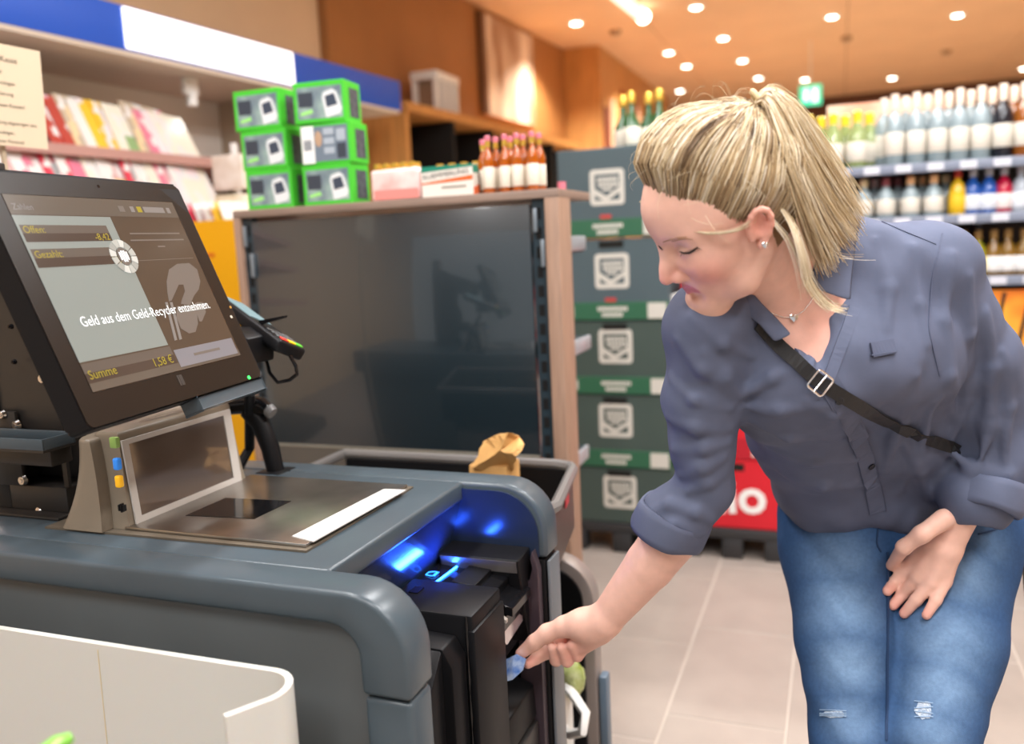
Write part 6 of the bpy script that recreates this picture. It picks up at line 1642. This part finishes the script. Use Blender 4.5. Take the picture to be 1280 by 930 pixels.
while cnt_ < NSTR:
    # choose a root on the scalp, thicker along the hairline
    if hr.rand() < 0.55:
        th = hr.uniform(-1, 1)                    # around the hairline, from ear to ear over the forehead and behind
        q = abs(th); sgn = 1 if th > 0 else -1
        ctrl = np.array([[0.084, 0.0, 0.082], [0.076, 0.030, 0.077], [0.054, 0.060, 0.060], [0.026, 0.072, 0.036], [0.012, 0.077, 0.022], [-0.024, 0.078, 0.016], [-0.034, 0.074, -0.020], [-0.070, 0.045, -0.045], [-0.085, 0.0, -0.048]])
        z = q * 8; i = min(int(z), 7); u = z - i; root = ctrl[i] * (1 - u) + ctrl[i + 1] * u; root = root * np.array([1, sgn, 1])
        root = root + hr.normal(0, 0.004, 3); seedv = th * 9
    else:
        d = hr.normal(0, 1, 3); d /= np.linalg.norm(d); root = SC_C + d * SC_R
        f_, l_, u_ = root; la_ = abs(l_)
        if u_ < -0.045 or (f_ > 0.060 - la_ * 0.3 and u_ < 0.090) or (f_ > -0.02 and u_ < 0.030) or (f_ > 0.02 and u_ < 0.06 and la_ > 0.06): continue
        seedv = math.atan2(l_, f_) * 4 + u_ * 20
    d0 = sdirs(root); om = math.acos(np.clip(d0 @ tdir, -1, 1))
    if om < 0.12: continue
    bulge = 0.05
    frontal = np.clip((root[0] - 0.03) / 0.04, 0, 1) * np.clip((root[2] - 0.050) / 0.02, 0, 1)
    base_l = hr.uniform(0.0, 0.075); m_ = 11
    pts = []
    tj = tdir + hr.normal(0, 0.035, 3)
    for j in range(m_):
        t = j / (m_ - 1); w0 = math.sin((1 - t) * om) / math.sin(om); w1 = math.sin(t * om) / math.sin(om)
        dd_ = w0 * d0 + w1 * tj
        lift = 0.20 * frontal * math.sin(math.pi * min(1, t * 1.25 + 0.1)) ** 1.2 + base_l * math.sin(math.pi * min(1, t * 1.6 + 0.12)) ** 0.7 * 0.6 + bulge * math.sin(math.pi * t) ** 0.8 * 0.55 + 0.02
        lift *= min(1.0, t * 5.0)
        q = hairpos(dd_ / np.linalg.norm(dd_), lift - 0.01 * (1 - min(1, t * 5)))
        q = q + np.array([math.sin(seedv + t * 6), math.cos(seedv * 1.3 + t * 5), math.sin(seedv * 0.7 + t * 4)]) * 0.0012
        pts.append(hd(*q))
    n1 = 0.5 + 0.5 * math.sin(seedv * 3.1) * math.sin(seedv * 7.7 + 1)
    c = pick(0.15 + 0.50 * n1 + hr.normal(0, 0.24) + 0.18 * base_l / 0.075)
    add_strand(pts, 0.00075, 0.0006, c, True); cnt_ += 1
ho = pydata('hair', HV, HF, attr_mat('hair_strands', 0.42, spec=0.45), woman, True)
set_col(ho, np.array(HC))
# ponytail and loose locks
HV, HF, HC = [], [], []
tp = hd(*(TIE * np.array([1.02, 1, 1.02])))
tpx, tpy = hproj(tp); print('tie px', tpx, tpy)
G = [[(938, 130, 1.052), (956, 114, 1.05), (988, 128, 1.06), (1021, 166, 1.09), (1052, 212, 1.13), (1082, 262, 1.17)],
     [(938, 132, 1.045), (956, 120, 1.04), (980, 147, 1.035), (1005, 200, 1.05), (1034, 252, 1.095), (1066, 296, 1.145)],
     [(938, 134, 1.040), (952, 132, 1.025), (968, 168, 1.015), (988, 228, 1.025), (1008, 286, 1.065), (1030, 345, 1.115)]]
def cat(Pn, t):
    n = len(Pn) - 1; x = t * n; i = min(int(x), n - 1); u = x - i
    p0 = Pn[max(0, i - 1)]; p1 = Pn[i]; p2 = Pn[i + 1]; p3 = Pn[min(n, i + 2)]
    return 0.5 * ((2 * p1) + (-p0 + p2) * u + (2 * p0 - 5 * p1 + 4 * p2 - p3) * u * u + (-p0 + 3 * p1 - 3 * p2 + p3) * u ** 3)
G = [np.array(g, float) for g in G]
for g in G: g[:, 0] += (tpx - 938) * np.array([1, 0.8, 0.4, 0.15, 0, 0]); g[:, 1] += (tpy - 131) * np.array([1, 0.8, 0.4, 0.15, 0, 0])
for _ in range(1900):
    q = hr.rand() ** 0.8 * 2; i = min(int(q), 1); u = q - i
    g = G[i] * (1 - u) + G[i + 1] * u
    ln = hr.uniform(0.58, 1.04); jit = hr.normal(0, 1, 3); dj = hr.uniform(-0.02, 0.025)
    pts = []; ph = hr.uniform(0, 6)
    for j in range(14):
        t = j / 13 * ln; c = cat(g, min(t, 1.0)); w_ = t ** 0.8
        c = c + np.array([jit[0] * 6.5 * w_ + 2.6 * math.sin(ph + 8 * t) * t, jit[1] * 6.5 * w_ + 2.6 * math.cos(ph + 7 * t) * t, dj * w_ + 0.004 * jit[2] * (1 - w_)])
        pts.append(P(*c))
    col = pick(0.68 + 0.15 * math.sin(q * 9) + hr.normal(0, 0.20))
    add_strand(pts, 0.0008, 0.0003, col)
LOOSE = [([(978, 262, 1.035), (992, 285, 1.035), (1003, 320, 1.05), (1012, 355, 1.07), (1035, 382, 1.09), (1058, 389, 1.10)], 70, 4.0),
         ([(800, 252, 1.085), (816, 256, 1.075), (840, 257, 1.06), (868, 250, 1.05), (882, 240, 1.045)], 12, 1.2),
         ([(806, 254, 1.08), (826, 268, 1.065), (850, 283, 1.05), (885, 292, 1.03), (925, 287, 1.02), (948, 272, 1.02)], 22, 2.0),
         ([(880, 245, 1.045), (905, 262, 1.035), (935, 268, 1.03), (965, 262, 1.03)], 18, 2.2),
         ([(1000, 250, 1.06), (1025, 300, 1.09), (1050, 320, 1.12), (1085, 322, 1.14)], 6, 5.0), ([(960, 270, 1.035), (985, 300, 1.04), (1000, 340, 1.06), (1006, 375, 1.08)], 14, 4.0)]
for g, n, jj in LOOSE:
    g = np.array(g)
    for _ in range(n):
        jit = hr.normal(0, 1, 2); ln = hr.uniform(0.8, 1.0); pts = []
        for j in range(14):
            t = j / 13 * ln; c = cat(g, t); pts.append(P(c[0] + jit[0] * jj * (0.25 + t), c[1] + jit[1] * jj * (0.25 + 0.5 * t), c[2] + 0.002 * jit[0]))
        add_strand(pts, 0.0006, 0.0002, pick(0.78 + hr.normal(0, 0.15)))
for _ in range(60):   # fly-aways
    d = hr.normal(0, 1, 3); d[2] = abs(d[2]) * 1.2; d /= np.linalg.norm(d)
    if d[0] > 0.75: continue
    a = SC_C + d * SC_R * 1.10; t_ = np.cross(d, hr.normal(0, 1, 3)); t_ /= np.linalg.norm(t_); ln = hr.uniform(0.02, 0.05)
    pts = [hd(*(a + t_ * ln * s_ + d * (0.018 * math.sin(s_ * 2.2)))) for s_ in np.linspace(0, 1, 8)]
    add_strand(pts, 0.00025, 0.0001, pick(0.8))
po = pydata('ponytail', HV, HF, MATS['hair_strands'], woman, True); set_col(po, np.array(HC))
tb2 = B()
ax_ = Vector(P(G[1][1][0], G[1][1][1], G[1][1][2]) - P(*G[1][0])).normalized(); o1 = ax_.orthogonal().normalized(); o2 = ax_.cross(o1)
tb2.tube([Vector(tp) + ax_ * 0.004 + (o1 * math.cos(a) + o2 * math.sin(a)) * 0.0135 for a in [2 * math.pi * i / 20 for i in range(20)]], 0.0034, 8, closed=True)
obj('hair_tie', tb2, mat('hair_tie', '#cbb58c', 0.6), woman)
# ================================================================== SHOULDER BAG
sbg = thing('shoulder_bag', P(1285, 700, 1.62), 'black shoulder bag with a thin cross-body strap and metal buckle', 'bag')
m_strap = mat('strap_black', (0.012, 0.012, 0.013), 0.55, bump=0.2, bs=900)
rib_obj('strap', shirt, [(945, 404), (975, 434), (1000, 456), (1022, 477), (1060, 500), (1100, 522), (1150, 545), (1196, 562)], 0.019, m_strap, sbg, t=0.0026, lift=0.0026, n=40)
p = shirt.trace(1023, 478); n_ = shirt.normal(p, 0.006); tg = shirt.trace(1040, 489) - shirt.trace(1008, 463); tg /= np.linalg.norm(tg)
bf = frame(Vector(p + n_ * 0.006), Vector(tg), Vector(np.cross(n_, tg)))
pt = [(x, y) for x, y in rr(-0.013, -0.014, 0.013, 0.014, 0.004, 4)]
obj('buckle', B().tube([bf @ Vector((x, y, 0)) for x, y in pt], 0.0016, 6, closed=True).tube([bf @ Vector((0, -0.014, 0.001)), bf @ Vector((0, 0.014, 0.001))], 0.0013, 6), m_sil, sbg)
bc_ = Vector(P(1300, 690, 1.60)) + Vector((0.012, 0.02, 0))
m_lea = mat('bag_leather', (0.014, 0.014, 0.015), 0.4, bump=0.3, bs=250)
bR = Matrix.Translation(bc_) @ Matrix.Rotation(math.radians(-12), 4, 'Z') @ Matrix.Rotation(math.radians(-6), 4, 'Y')
obj('bag_body', B().box((-0.035, -0.11, -0.085), (0.035, 0.11, 0.075), 0.022, 4, bR), m_lea, sbg)
obj('bag_flap', B().prism([(-0.039, 0.078), (0.036, 0.082), (0.043, 0.070), (0.043, -0.015), (0.037, -0.02), (0.037, 0.07), (-0.039, 0.07)], 1, -0.105, 0.105, 0.002, 1, bR), m_lea, sbg)
obj('zip_line', B().tube([bR @ Vector((-0.036, -0.095, 0.03)), bR @ Vector((-0.036, 0.095, 0.03))], 0.002, 6), mat('zip_grey', '#55565a', 0.4), sbg)
ringc = bR @ Vector((0, -0.10, 0.09))
obj('ring', B().tube([ringc + Vector((0, 0.014 * math.cos(a), 0.014 * math.sin(a))) for a in [2 * math.pi * i / 14 for i in range(14)]], 0.002, 6, closed=True), m_sil, sbg)
sp = [shirt.trace(1190, 560), P(1235, 600, 1.50), P(1272, 625, 1.55), np.array(ringc + Vector((0, 0, 0.014)))]
obj('strap_end', B().tube(sp, 0.006, 8), m_strap, sbg)
